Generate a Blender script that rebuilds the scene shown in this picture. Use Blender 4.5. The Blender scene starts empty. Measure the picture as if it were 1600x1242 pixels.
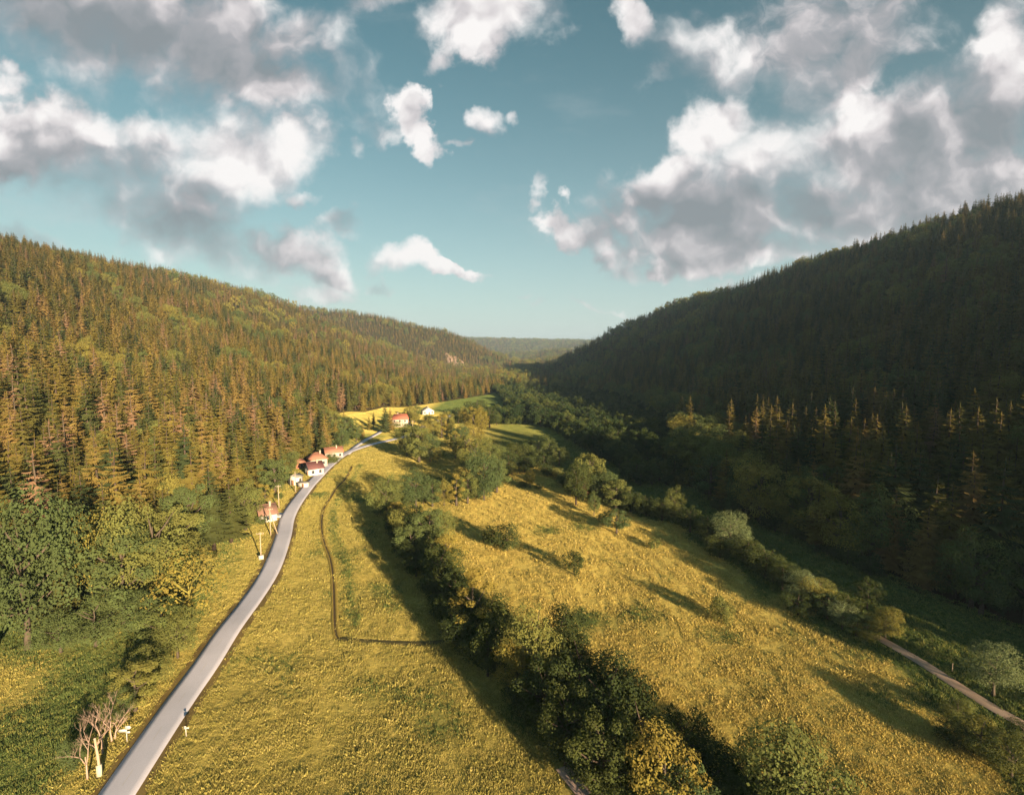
import bpy, math, random
import numpy as np
from mathutils import Vector, Matrix
R = math.radians
PI = math.pi
rng = np.random.default_rng(7)
random.seed(7)
sc = bpy.context.scene
COL = sc.collection

# ------------------------------------------------------------------ camera
CAM_H, PITCH, FL = 52.0, 5.0, 800.0          # metres, degrees down, focal length in photo pixels (1600 wide)
cd = bpy.data.cameras.new('camera'); cam = bpy.data.objects.new('camera', cd); COL.objects.link(cam)
cam.location = (0, 0, CAM_H); cam.rotation_euler = (R(90 - PITCH), 0, 0)
cd.sensor_width = 36; cd.lens = 36 * FL / 1600; cd.clip_start = 0.5; cd.clip_end = 40000
sc.camera = cam

# ------------------------------------------------------------------ light
SUN_EL, SUN_AZ = 12.0, 33.0                   # sun behind the camera, 33 deg to the right of straight back
sdir = Vector((math.sin(R(SUN_AZ)) * math.cos(R(SUN_EL)), -math.cos(R(SUN_AZ)) * math.cos(R(SUN_EL)), math.sin(R(SUN_EL))))
sl = bpy.data.lights.new('sun', 'SUN'); sl.energy = 5.0; sl.angle = R(0.5); sl.color = (1.0, 0.74, 0.46)
so = bpy.data.objects.new('sun', sl); COL.objects.link(so); so.rotation_euler = sdir.to_track_quat('Z', 'Y').to_euler()

sc.view_settings.view_transform = 'Standard'; sc.view_settings.look = 'None'
EXPO = 1.6
sc.view_settings.exposure = EXPO; sc.view_settings.gamma = 1.0
sc.cycles.max_bounces = 4; sc.cycles.diffuse_bounces = 2; sc.cycles.glossy_bounces = 1
sc.cycles.transmission_bounces = 2; sc.cycles.transparent_max_bounces = 4; sc.cycles.volume_bounces = 0
sc.cycles.caustics_reflective = False; sc.cycles.caustics_refractive = False
sc.cycles.use_denoising = True; sc.cycles.use_adaptive_sampling = True; sc.cycles.adaptive_threshold = 0.015

def px_dir(px, py):
    """world direction (not normalised, y = 1) of a photo position"""
    u, v = (px - 800) / FL, (621 - py) / FL
    c, s = math.cos(R(PITCH)), math.sin(R(PITCH))
    y, z = c + v * s, -s + v * c
    return np.array((u / y, 1.0, z / y))

# ------------------------------------------------------------------ node helper
class NT:
    def __init__(s, nt): s.nt = nt
    def n(s, typ, **kw):
        nd = s.nt.nodes.new(typ)
        ins = kw.pop('ins', {})
        for k, v in kw.items(): setattr(nd, k, v)
        for k, v in ins.items(): s.put(nd.inputs[k], v)
        return nd
    def put(s, sock, v):
        if isinstance(v, bpy.types.NodeSocket): s.nt.links.new(v, sock)
        else: sock.default_value = v
    def m(s, op, a, b=0.0, c=0.0, clamp=False):
        nd = s.n('ShaderNodeMath', operation=op, use_clamp=clamp)
        s.put(nd.inputs[0], a); s.put(nd.inputs[1], b)
        if op in ('MULTIPLY_ADD', 'SMOOTH_MAX', 'SMOOTH_MIN'): s.put(nd.inputs[2], c)
        return nd.outputs[0]
    def v(s, op, a, b=(0, 0, 0)):
        nd = s.n('ShaderNodeVectorMath', operation=op)
        s.put(nd.inputs[0], a)
        if op == 'SCALE': s.put(nd.inputs['Scale'], b)
        else: s.put(nd.inputs[1], b)
        return nd.outputs['Value'] if op in ('DOT_PRODUCT', 'LENGTH') else nd.outputs[0]
    def mix(s, f, a, b, blend='MIX'):
        nd = s.n('ShaderNodeMix', data_type='RGBA', blend_type=blend)
        s.put(nd.inputs[0], f)
        for i, x in ((6, a), (7, b)):
            s.put(nd.inputs[i], x if isinstance(x, bpy.types.NodeSocket) else tuple(x) + (1.0,) * (4 - len(x)))
        return nd.outputs[2]
    def mixf(s, f, a, b):
        nd = s.n('ShaderNodeMix', data_type='FLOAT')
        s.put(nd.inputs[0], f); s.put(nd.inputs[2], a); s.put(nd.inputs[3], b)
        return nd.outputs[0]
    def noise(s, vec, scale, detail=4, rough=0.55, dist=0.0, out=0):
        nd = s.n('ShaderNodeTexNoise', ins={'Vector': vec, 'Scale': scale, 'Detail': detail, 'Roughness': rough, 'Distortion': dist})
        return nd.outputs[out]
    def ss(s, x, lo, hi):
        nd = s.n('ShaderNodeMapRange', interpolation_type='SMOOTHSTEP')
        s.put(nd.inputs[0], x); s.put(nd.inputs[1], lo); s.put(nd.inputs[2], hi)
        return nd.outputs[0]

# ------------------------------------------------------------------ sky
world = bpy.data.worlds.new('World'); sc.world = world; world.use_nodes = True
wt = world.node_tree; wt.nodes.clear(); N = NT(wt)
SKY_STRENGTH = 0.10
sky = N.n('ShaderNodeTexSky', sky_type='NISHITA', sun_disc=False, sun_elevation=R(SUN_EL), altitude=500, air_density=1.0, dust_density=0.6, ozone_density=2.0)
sky.sun_rotation = math.atan2(sdir.x, sdir.y)
d = N.n('ShaderNodeTexCoord').outputs['Generated']
sep = N.n('ShaderNodeSeparateXYZ', ins={0: d})
ay = N.m('MAXIMUM', N.m('ABSOLUTE', sep.outputs[1]), 0.10)
u = N.m('DIVIDE', sep.outputs[0], ay); vv = N.m('DIVIDE', sep.outputs[2], ay)
uv = N.n('ShaderNodeCombineXYZ', ins={0: u, 1: vv}).outputs[0]
def warp(p):
    a = N.noise(p, 3.2, 2, 0.5, out=1); b = N.noise(p, 11.0, 5, 0.62, out=1)
    w = N.v('SCALE', N.v('SUBTRACT', a, (.5, .5, .5)), 0.17)
    w2 = N.v('SCALE', N.v('SUBTRACT', b, (.5, .5, .5)), 0.105)
    s_ = N.v('ADD', N.v('ADD', w, w2), p)
    return N.v('MULTIPLY', s_, (1, 1, 0))
def field(p, ells, smooth=0.35):
    acc = None
    for i, (cx, cy, rx, ry, rot, amp) in enumerate(ells):
        if i % 6 == 5:      # ties the chain together so that few values are alive at once
            nd = N.n('ShaderNodeVectorMath', operation='MULTIPLY_ADD', ins={0: acc, 1: (0, 0, 1e-6), 2: p}); p = nd.outputs[0]
        q = px_dir(cx, cy)
        k = 1.0 + max(0.0, (551 - cy)) / 9000
        mp = N.n('ShaderNodeMapping', vector_type='TEXTURE', ins={'Vector': p, 'Location': (q[0], q[2], 0), 'Rotation': (0, 0, -R(rot)), 'Scale': (rx / FL * k, ry / FL * k, 1)}).outputs[0]
        r2 = N.v('DOT_PRODUCT', mp, mp)
        m = N.m('MULTIPLY_ADD', r2, -amp, amp)
        acc = m if acc is None else N.m('SMOOTH_MAX', acc, m, smooth)
    return acc
CL = [  # x, y, rx, ry, tilt (down to the right), strength: where the cloud masses hang, given as bearings
 (210, 20, 330, 130, 20, 1.0), (400, 140, 120, 62, 10, 1.0), (470, 60, 50, 70, 60, .7),
 (50, 215, 170, 72, 10, 1.3), (215, 255, 190, 62, 14, 1.2), (370, 250, 110, 58, 8, 1.2), (445, 240, 62, 45, -8, 1.1),
 (240, 330, 240, 60, 20, .9), (350, 395, 130, 42, 8, .7), (12, 120, 52, 22, 22, .9),
 (465, 382, 95, 44, 12, 1.4), (520, 418, 62, 30, 10, 1.3), (515, 452, 60, 18, 0, .9), (480, 305, 28, 13, 5, .8), (542, 352, 38, 14, 20, .8),
 (628, 170, 30, 30, 20, 1.0), (650, 205, 38, 26, 40, 1.0), (675, 238, 20, 30, 0, .9), (585, 215, 45, 16, 0, .3), (543, 245, 20, 10, 0, .3),
 (755, 195, 38, 30, 0, .9), (712, 228, 30, 12, 0, .6), (808, 181, 15, 12, 0, .7),
 (640, 405, 46, 27, 5, 1.1), (700, 420, 42, 17, 8, 1.0), (615, 445, 20, 10, 30, .5), (745, 424, 24, 6, 0, .4), (808, 462, 18, 6, 0, .5),
 (755, 25, 105, 58, 0, 1.2), (690, 75, 52, 28, -50, .6), (985, 15, 38, 30, 40, .9), (580, 8, 42, 22, 0, .5), (1008, 105, 16, 20, 30, .5),
 (1240, 45, 210, 85, -14, .8), (1130, 110, 62, 75, -25, .65), (1330, 110, 130, 60, -25, .7),
 (1105, 215, 68, 58, -15, 1.3), (1230, 250, 170, 72, -15, 1.2), (1450, 215, 260, 95, -15, 1.1), (1020, 305, 110, 52, -18, 1.1),
 (888, 355, 44, 26, 10, 1.0), (1180, 335, 280, 60, -5, 1.0), (1250, 315, 100, 60, 0, 1.2), (955, 352, 80, 34, 0, 1.0), (1080, 372, 150, 40, -3, 1.0), (1480, 320, 260, 75, -10, 1.1), (1350, 380, 160, 26, -12, .8), (1570, 120, 150, 80, -32, .9),
 (842, 308, 13, 20, 0, .6), (892, 312, 12, 10, 0, .6), (1018, 412, 34, 14, 0, .9), (1120, 400, 170, 34, -5, .95), (1140, 440, 70, 12, 0, .5),
 (20, 350, 60, 18, 20, .5), (905, 480, 90, 6, 4, .3), (820, 478, 60, 4, 6, .25), (1230, 400, 60, 20, -15, .6)]
GREY = [(230, 70, 270, 75, 18, 1.0), (80, 20, 200, 60, 20, .5), (150, 300, 220, 42, 14, .9), (300, 345, 230, 50, 18, 1.0), (380, 392, 90, 34, 10, .6),
 (490, 412, 60, 10, 12, .35), (560, 355, 30, 14, 10, .9), (20, 350, 80, 25, 20, 1.0), (940, 372, 60, 22, 0, .7), (1180, 325, 280, 42, -6, 1.0), (1000, 345, 90, 30, -5, .7), (1560, 215, 210, 65, -10, .85),
 (1330, 75, 130, 60, -10, .45), (1450, 300, 240, 50, -10, .6), (1120, 385, 170, 24, -5, .5)]
BRIGHT = [(60, 180, 120, 26, 12, 1.0), (200, 212, 110, 24, 8, 1.0), (310, 238, 60, 28, 0, 1.1), (360, 262, 70, 34, 20, .9), (450, 238, 40, 26, 0, 1.0), (15, 118, 40, 18, 15, .9), (430, 160, 80, 24, 5, .6), (460, 372, 80, 24, 8, 1.0), (525, 405, 50, 24, 15, .9), (515, 450, 50, 14, 0, .8), (650, 395, 45, 18, 5, 1.0), (690, 412, 40, 12, 8, .9),
 (750, 20, 100, 50, 0, 1.0), (640, 190, 45, 45, 30, 1.0), (755, 185, 34, 24, 0, .9), (1095, 190, 60, 34, 5, 1.1), (1130, 240, 80, 46, 10, 1.0), (1040, 270, 70, 30, -30, .9), (1240, 215, 110, 26, -22, .9), (1350, 160, 90, 22, -22, .7), (1500, 60, 60, 40, 0, .6), (880, 350, 36, 20, 5, 1.0), (980, 320, 20, 12, 20, .8), (1015, 408, 28, 10, 0, .9), (1560, 285, 110, 12, -18, .5)]
p1 = warp(uv)
M1 = field(p1, CL)
# generic broken cloud for the parts of the sky the photograph does not show
back = N.m('GREATER_THAN', N.m('MULTIPLY', sep.outputs[1], -1.0), 0.0)
wide = N.m('GREATER_THAN', N.m('ABSOLUTE', u), 1.25)
bw = N.m('MAXIMUM', back, wide)
M1 = N.m('MAXIMUM', M1, N.mixf(bw, -5.0, N.m('MULTIPLY_ADD', N.noise(uv, 1.3, 3, .5), 3.0, -2.0)))
# perspective: billows look larger overhead, finer low over the hills
sc_ = N.m('DIVIDE', 1.35, N.m('ADD', N.m('MAXIMUM', vv, 0.0), 0.75))
pn = N.v('ADD', N.v('SCALE', uv, 5.2), N.v('SCALE', N.v('SUBTRACT', N.noise(uv, 7.0, 3, .6, out=1), (.5, .5, .5)), 0.9))
fb = N.noise(pn, 1.0, 10, 0.60)
cell = N.n('ShaderNodeTexVoronoi', feature='SMOOTH_F1', ins={'Vector': pn, 'Scale': 2.6, 'Smoothness': 0.6}).outputs[0]
D = N.m('ADD', M1, N.m('ADD', N.m('MULTIPLY_ADD', fb, 2.3, -1.13), N.m('MULTIPLY_ADD', cell, -0.55, 0.24)))
soft = N.ss(N.noise(uv, 2.1, 2, .5), .40, .62)          # some masses crisp, others dissolving
topl = field(N.n('ShaderNodeVectorMath', operation='MULTIPLY_ADD', ins={0: D, 1: (0, 0, 1e-6), 2: p1}).outputs[0], BRIGHT, 0.3)
alpha = N.ss(D, N.m('MULTIPLY', soft, -0.25), N.m('SUBTRACT', N.m('MULTIPLY_ADD', soft, 0.8, 0.72), N.m('MULTIPLY', N.ss(topl, -.6, .6), .20)))
# relief: the same noise sampled a little towards the sun shades one side of each billow
off = N.v('ADD', pn, (0.10, 0.20, 0))
fb2 = N.noise(off, 1.0, 6, 0.58)
cell2 = N.n('ShaderNodeTexVoronoi', feature='SMOOTH_F1', ins={'Vector': off, 'Scale': 2.6, 'Smoothness': 0.6}).outputs[0]
relief = N.m('ADD', N.m('MULTIPLY', N.m('SUBTRACT', fb, fb2), 2.0), N.m('MULTIPLY', N.m('SUBTRACT', cell2, cell), 0.9))
p2 = N.v('MULTIPLY', N.v('ADD', uv, N.v('SCALE', N.v('SUBTRACT', N.noise(uv, 3.2, 4, .6, out=1), (.5, .5, .5)), 0.20)), (1, 1, 0))
G = field(N.n('ShaderNodeVectorMath', operation='MULTIPLY_ADD', ins={0: topl, 1: (0, 0, 1e-6), 2: p2}).outputs[0], GREY, 0.45)
grey = N.m('ADD', N.m('MULTIPLY_ADD', N.ss(G, -0.8, 1.1), 0.85, N.m('MULTIPLY_ADD', N.noise(N.v('MULTIPLY', uv, (1, 1.7, 1)), 2.2, 3, .5), 0.30, 0.03)), N.m('MULTIPLY', relief, -0.85))
grey = N.m('SUBTRACT', grey, N.m('MULTIPLY', N.ss(topl, -0.9, 1.1), 0.46))
# thin edges of a lit cloud stay bright, thick hearts grey a little
grey = N.m('ADD', grey, N.m('MULTIPLY', N.ss(D, 0.5, 1.9), 0.14))
graw = grey
grey = N.m('ADD', N.ss(graw, -0.75, 1.75), N.m('MULTIPLY', relief, -0.22))
ramp = N.n('ShaderNodeValToRGB', ins={0: N.m('MULTIPLY_ADD', grey, 1.12, -0.05, clamp=True)})
EX = 1.0 / (2 ** EXPO) / SKY_STRENGTH          # radiance that shows as display white
el = ramp.color_ramp.elements; el.new(.35); el.new(.65)
for e_, p_, c_ in zip(el, (0.02, .30, .60, 1.0), ((1.0, .965, .95), (.72, .68, .69), (.42, .42, .445), (.27, .30, .325))): e_.position = p_; e_.color = c_ + (1,)
ccol = N.v('SCALE', ramp.outputs[0], EX)
# clear sky: Nishita, tinted to the photograph's teal
clear = N.mix(1.0, sky.outputs[0], (0.31, 0.43, 0.315), 'MULTIPLY')
hz = N.m('POWER', N.m('SUBTRACT', 1.0, N.m('MAXIMUM', sep.outputs[2], 0.0)), 4.2)
clear = N.mix(N.m('MULTIPLY', hz, 0.92, clamp=True), clear, (0.66 * EX, 0.69 * EX, 0.74 * EX))
veil = N.m('MULTIPLY', N.ss(N.noise(N.v('MULTIPLY', uv, (1, 2.4, 1)), 2.6, 7, .62), .50, .78), .26)
clear = N.mix(veil, clear, (0.66 * EX, 0.68 * EX, 0.69 * EX))
colr = N.mix(N.m('MULTIPLY', alpha, 0.98), clear, ccol)
bg = N.n('ShaderNodeBackground', ins={'Color': colr, 'Strength': SKY_STRENGTH})
wo = N.n('ShaderNodeOutputWorld', ins={'Surface': bg.outputs[0]})
world.cycles.sampling_method = 'MANUAL'; world.cycles.sample_map_resolution = 256

# ------------------------------------------------------------------ terrain
def vnoise(x, y, s, seed):
    r = np.random.default_rng(seed); o = 0
    for k in range(5):
        a, ph = r.uniform(0, 2 * PI, 2); f = r.uniform(.6, 1.5) / s
        o = o + np.sin((x * math.cos(a) + y * math.sin(a)) * 2 * PI * f + ph)
    return o / 5
RIDGES = [  # crest points x, y, height, half width
 [(-640, -500, 150, 540), (-625, 200, 176, 520), (-640, 650, 180, 535), (-605, 1150, 180, 500), (-575, 1330, 128, 430)],
 [(-1300, 1700, 215, 700), (-800, 1800, 205, 600), (-470, 1850, 176, 450), (-270, 1900, 132, 330), (-130, 1960, 80, 220), (-10, 2020, 12, 150)],
 [(560, -450, 110, 320), (455, -180, 90, 280), (455, -20, 136, 296), (490, 120, 164, 370), (505, 330, 180, 400), (470, 500, 182, 350), (420, 800, 170, 320), (345, 1080, 144, 280), (285, 1200, 122, 240), (200, 1270, 66, 180), (110, 1320, 14, 120)],
 [(292, -170, 112, 60), (316, -153, 114, 60), (338, -137, 78, 58)],  # unseen knoll behind the camera, added to shade the thicket and far field
 [(150, 2300, 8, 150), (420, 2400, 60, 380), (900, 2500, 120, 600)],
 [(-100, 3300, 30, 500), (300, 3300, 66, 420), (520, 3300, 64, 500), (1400, 3300, 120, 900)],
 [(-3000, 5200, 230, 1500), (-700, 5200, 205, 1500), (300, 5200, 178, 1500), (1500, 5200, 160, 1500), (4000, 5200, 200, 1500)],
]
def prof(t):
    t = np.clip(t, 0, 1)
    return 0.55 * (0.5 + 0.5 * np.cos(PI * t)) + 0.45 * (1 - t)
def H(x, y):
    x = np.asarray(x, float); y = np.asarray(y, float)
    tot = np.zeros(np.broadcast(x, y).shape)
    for rd in RIDGES:
        best = np.full(tot.shape, 9.0); hh = np.zeros(tot.shape)
        for a, b in zip(rd[:-1], rd[1:]):
            dx, dy = b[0] - a[0], b[1] - a[1]
            t = np.clip(((x - a[0]) * dx + (y - a[1]) * dy) / (dx * dx + dy * dy), 0, 1)
            dd = np.hypot(x - a[0] - t * dx, y - a[1] - t * dy) / (a[3] + t * (b[3] - a[3]))
            z = a[2] + t * (b[2] - a[2])
            m = dd < best
            best = np.where(m, dd, best); hh = np.where(m, z, hh)
        tot = tot + (hh * prof(best)) ** 4
    h = tot ** 0.25
    big = np.clip(h / 60, 0, 1)
    h = h + big * (vnoise(x, y, 260, 1) * 7 + vnoise(x, y, 95, 2) * 2.5)
    h = h + (1 - big) * (vnoise(x, y, 120, 3) * 0.9 + vnoise(x, y, 37, 4) * 0.25)
    # the far end of the valley floor rises a little
    return h
def H1(x, y): return float(H(np.array([x]), np.array([y]))[0])

def at(px, py):
    """the point of the ground seen at a photo position"""
    q = px_dir(px, py)
    y = np.concatenate([np.arange(20, 600, 0.5), np.arange(600, 6000, 4)])
    z = CAM_H + q[2] * y - H(q[0] * y, y)
    k = int(np.argmax(z < 0)) if (z < 0).any() else len(y) - 1
    return float(q[0] * y[k]), float(y[k]), H1(q[0] * y[k], y[k])

# world-space polylines of the setting
def line(pts):
    out = [at(*p)[:2] for p in pts]
    return out
def smooth_line(P, step=2.0):
    P = np.array(P, float)
    # Catmull-Rom
    Q = np.vstack([2 * P[0] - P[1], P, 2 * P[-1] - P[-2]]); out = []
    for i in range(1, len(Q) - 2):
        p0, p1_, p2, p3 = Q[i - 1], Q[i], Q[i + 1], Q[i + 2]
        n = max(2, int(np.hypot(*(p2 - p1_)) / step))
        for t in np.linspace(0, 1, n, endpoint=False):
            out.append(0.5 * ((2 * p1_) + (p2 - p0) * t + (2 * p0 - 5 * p1_ + 4 * p2 - p3) * t * t + (3 * p1_ - p0 - 3 * p2 + p3) * t ** 3))
    out.append(Q[-2]); return np.array(out)
def dist_line(x, y, L):
    best = np.full(np.shape(x), 1e9)
    for a, b in zip(L[:-1], L[1:]):
        dx, dy = b[0] - a[0], b[1] - a[1]
        t = np.clip(((x - a[0]) * dx + (y - a[1]) * dy) / (dx * dx + dy * dy + 1e-9), 0, 1)
        best = np.minimum(best, np.hypot(x - a[0] - t * dx, y - a[1] - t * dy))
    return best
def side_x(y, L):
    """x of a polyline at each y"""
    L = sorted(L, key=lambda p: p[1]); return np.interp(y, [p[1] for p in L], [p[0] for p in L])

_a, _b = at(186, 1242), at(253, 1139)
ROAD = smooth_line([(_a[0] - k_ * (_b[0] - _a[0]), _a[1] - k_ * (_b[1] - _a[1])) for k_ in (6, 3, 1)] + line([(186, 1242), (253, 1139), (286, 1090), (322, 1042), (357, 987), (393, 939), (424, 890), (442, 842), (449, 812), (461, 789), (478, 766), (498, 744), (519, 724), (540, 709), (562, 700), (592, 692), (630, 683), (652, 674), (668, 664), (690, 655), (705, 648)]), 2.5)
SIDE = smooth_line(line([(541, 711), (551, 702), (566, 691), (582, 682), (600, 672), (612, 666)]), 2.0)
PATH = smooth_line(line([(1366, 994), (1400, 1014), (1440, 1038), (1490, 1070), (1545, 1104), (1600, 1134), (1700, 1190)]), 2.0)
DITCH = smooth_line(line([(551, 728), (541, 748), (527, 763), (517, 778), (506, 797), (503, 820), (506, 843), (516, 872), (521, 900), (523, 940), (524, 975), (526, 992), (529, 998)]), 1.2)
HROW0 = [at(*p)[:2] for p in [(715, 770), (650, 870), (690, 925), (715, 975), (760, 1020), (815, 1090), (865, 1150), (915, 1215), (960, 1290), (1010, 1370)]]
DITCH2 = smooth_line(line([(529, 998), (560, 1001), (600, 1003), (665, 1006), (700, 1001)]), 1.5)

FOOT_L = [(-180, -100), (-150, 20), (-118, 70), (-104, 92), (-82, 118), (-84, 150), (-93, 175), (-101, 206), (-98, 240), (-100, 290), (-103, 330), (-112, 370), (-122, 420), (-118, 470), (-88, 520), (-60, 570), (-30, 640), (-12, 720), (0, 800), (0, 1200), (0, 3000)]
FOOT_R = [(150, -200), (120, 20), (106, 75), (88, 108), (84, 130), (74, 160), (72, 185), (68, 215), (86, 260), (105, 330), (118, 430), (118, 525), (105, 600), (40, 680), (-10, 760), (0, 1200), (0, 3000)]
HEDGE_R = line([(905, 762), (945, 775), (1000, 800), (1060, 815), (1140, 858), (1200, 895), (1260, 935), (1320, 975), (1368, 1000)])

# ------------------------------------------------------------------ mesh helpers
class MB:
    def __init__(s): s.V = []; s.F = []; s.n = 0
    def add(s, V, F):
        V = np.asarray(V, float).reshape(-1, 3)
        s.V.append(V); s.F += [tuple(int(i) + s.n for i in f) for f in F]; s.n += len(V); return s
    def box(s, c, d, rz=0.0):
        x, y, z = np.array(d) / 2
        V = np.array([(-x, -y, -z), (x, -y, -z), (x, y, -z), (-x, y, -z), (-x, -y, z), (x, -y, z), (x, y, z), (-x, y, z)])
        cr, sr = math.cos(rz), math.sin(rz)
        V = np.stack([V[:, 0] * cr - V[:, 1] * sr, V[:, 0] * sr + V[:, 1] * cr, V[:, 2]], 1) + np.array(c)
        return s.add(V, [(0, 3, 2, 1), (4, 5, 6, 7), (0, 1, 5, 4), (1, 2, 6, 5), (2, 3, 7, 6), (3, 0, 4, 7)])
    def tube(s, pts, rad, n=6, cap=True):
        pts = [np.array(p, float) for p in pts]; V = []
        for i, p in enumerate(pts):
            t = pts[min(i + 1, len(pts) - 1)] - pts[max(i - 1, 0)]; t = t / (np.linalg.norm(t) + 1e-9)
            a = np.cross(t, (0.3, 0.9, 0.1) if abs(t[2]) > .9 else (0, 0, 1)); a /= np.linalg.norm(a); b = np.cross(t, a)
            for k in range(n):
                an = 2 * PI * k / n; V.append(p + rad[i] * (a * math.cos(an) + b * math.sin(an)))
        F = [(i * n + k, i * n + (k + 1) % n, (i + 1) * n + (k + 1) % n, (i + 1) * n + k) for i in range(len(pts) - 1) for k in range(n)]
        if cap: F.append(tuple(range(n))[::-1]); F.append(tuple((len(pts) - 1) * n + k for k in range(n)))
        return s.add(V, F)
    def mesh(s, name, mat, smooth=False):
        V = np.concatenate(s.V) if s.V else np.zeros((0, 3))
        me = bpy.data.meshes.new(name)
        nf = len(s.F); cnt = np.fromiter((len(f) for f in s.F), np.int32, nf)
        loops = np.fromiter((i for f in s.F for i in f), np.int32, int(cnt.sum()))
        me.vertices.add(len(V)); me.vertices.foreach_set('co', V.astype(np.float32).ravel())
        me.loops.add(len(loops)); me.loops.foreach_set('vertex_index', loops)
        me.polygons.add(nf); st = np.zeros(nf, np.int32); st[1:] = np.cumsum(cnt)[:-1]
        me.polygons.foreach_set('loop_start', st)
        me.update(calc_edges=True)
        if smooth: me.polygons.foreach_set('use_smooth', [True] * nf)
        me.materials.append(mat); return me
def obj(name, me, parent=None, col=None):
    if isinstance(me, tuple): me = me[0].mesh(name, *me[1:])
    o = bpy.data.objects.new(name, me); (col or COL).objects.link(o); o.parent = parent; return o
def tag(o, label, cat, group=None):
    o['label'] = label; o['category'] = cat
    if group: o['group'] = group
    return o
def thing(name, label, cat, loc, rz=0.0, s=(1, 1, 1), group=None):
    o = bpy.data.objects.new(name, None); COL.objects.link(o); o.empty_display_size = 0.3
    o.location = loc; o.rotation_euler = (0, 0, rz); o.scale = s
    return tag(o, label, cat, group)
def struct(o, kind='structure'): o['kind'] = kind; return o

# ------------------------------------------------------------------ materials
def mat(name):
    m = bpy.data.materials.new(name); m.use_nodes = True; m.node_tree.nodes.clear(); return m, NT(m.node_tree)
def simple(name, col, rough=0.8, var=0.15, scale=3.0, bump=0.0):
    m, n = mat(name); tc = n.n('ShaderNodeTexCoord').outputs['Object']
    nz = n.noise(tc, scale, 5, .6)
    c = n.mix(nz, [c_ * (1 - var * 1.6) for c_ in col], [min(1, c_ * (1 + var * 1.6)) for c_ in col])
    bs = n.n('ShaderNodeBsdfPrincipled', ins={'Base Color': c, 'Roughness': rough})
    bs.inputs['Specular IOR Level'].default_value = 0.25
    if bump:
        bs_ = n.n('ShaderNodeBump', ins={'Height': nz, 'Strength': bump, 'Distance': 0.1}); n.put(bs.inputs['Normal'], bs_.outputs[0])
    n.n('ShaderNodeOutputMaterial', ins={'Surface': bs.outputs[0]}); return m
def leafmat(name, stops, trans=0.3, rough_scale=0.35, vscale=0.35):
    """foliage: each tree takes its own tone between the stops; each spray a little more"""
    m, n = mat(name)
    rnd = n.n('ShaderNodeObjectInfo').outputs['Random']
    tc = n.n('ShaderNodeTexCoord').outputs['Object']
    ramp = n.n('ShaderNodeValToRGB', ins={0: rnd}); cr = ramp.color_ramp
    while len(cr.elements) < len(stops): cr.elements.new(0.5)
    for i, (p, c) in enumerate(stops):
        cr.elements[i].position = p; cr.elements[i].color = tuple(c) + (1,)
    nz = n.noise(tc, vscale, 3, .6)
    hsv = n.n('ShaderNodeHueSaturation', ins={'Color': ramp.outputs[0], 'Value': n.m('MULTIPLY_ADD', nz, 1.5, 0.25), 'Hue': n.m('MULTIPLY_ADD', nz, 0.06, 0.47)})
    di = n.n('ShaderNodeBsdfDiffuse', ins={'Color': hsv.outputs[0], 'Roughness': 0.6})
    tr = n.n('ShaderNodeBsdfTranslucent', ins={'Color': hsv.outputs[0]})
    mx = n.n('ShaderNodeMixShader', ins={0: trans, 1: di.outputs[0], 2: tr.outputs[0]})
    n.n('ShaderNodeOutputMaterial', ins={'Surface': mx.outputs[0]}); return m

SPRUCE = leafmat('spruce_needles', [(0, (.048, .066, .028)), (.25, (.080, .090, .030)), (.5, (.130, .112, .030)), (.8, (.185, .148, .040)), (1.0, (.215, .150, .055))], .2)
RUST = leafmat('dry_needles', [(0, (.19, .125, .07)), (1, (.24, .15, .09))], .15)
LEAF = leafmat('broad_leaves', [(0, (.085, .120, .048)), (.35, (.125, .155, .052)), (.7, (.19, .195, .056)), (1.0, (.25, .22, .056))], .24)
LEAFG = leafmat('yellow_leaves', [(0, (.22, .20, .050)), (1.0, (.31, .25, .06))], .3)
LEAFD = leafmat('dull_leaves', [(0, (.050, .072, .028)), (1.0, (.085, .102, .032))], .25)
LEAFK = leafmat('shade_toned_thicket_leaves', [(0, (.030, .052, .022)), (.6, (.060, .085, .028)), (1.0, (.10, .12, .035))], .2)  # dark green shrubs, deepened further to stand in for hill shade
LEAFP = leafmat('pale_leaves', [(0, (.17, .21, .095)), (1.0, (.21, .25, .12))], .3)
BARK = simple('bark', (.10, .08, .06), .9, .3, 2.0)
BARKD = simple('dark_bark', (.075, .055, .042), .9, .3, 2.0)
PINKWOOD = simple('bleached_wood', (.40, .29, .23), .8, .2, 2.0)
IVY = simple('ivy_bark', (.22, .20, .05), .9, .35, 3.0)

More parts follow.
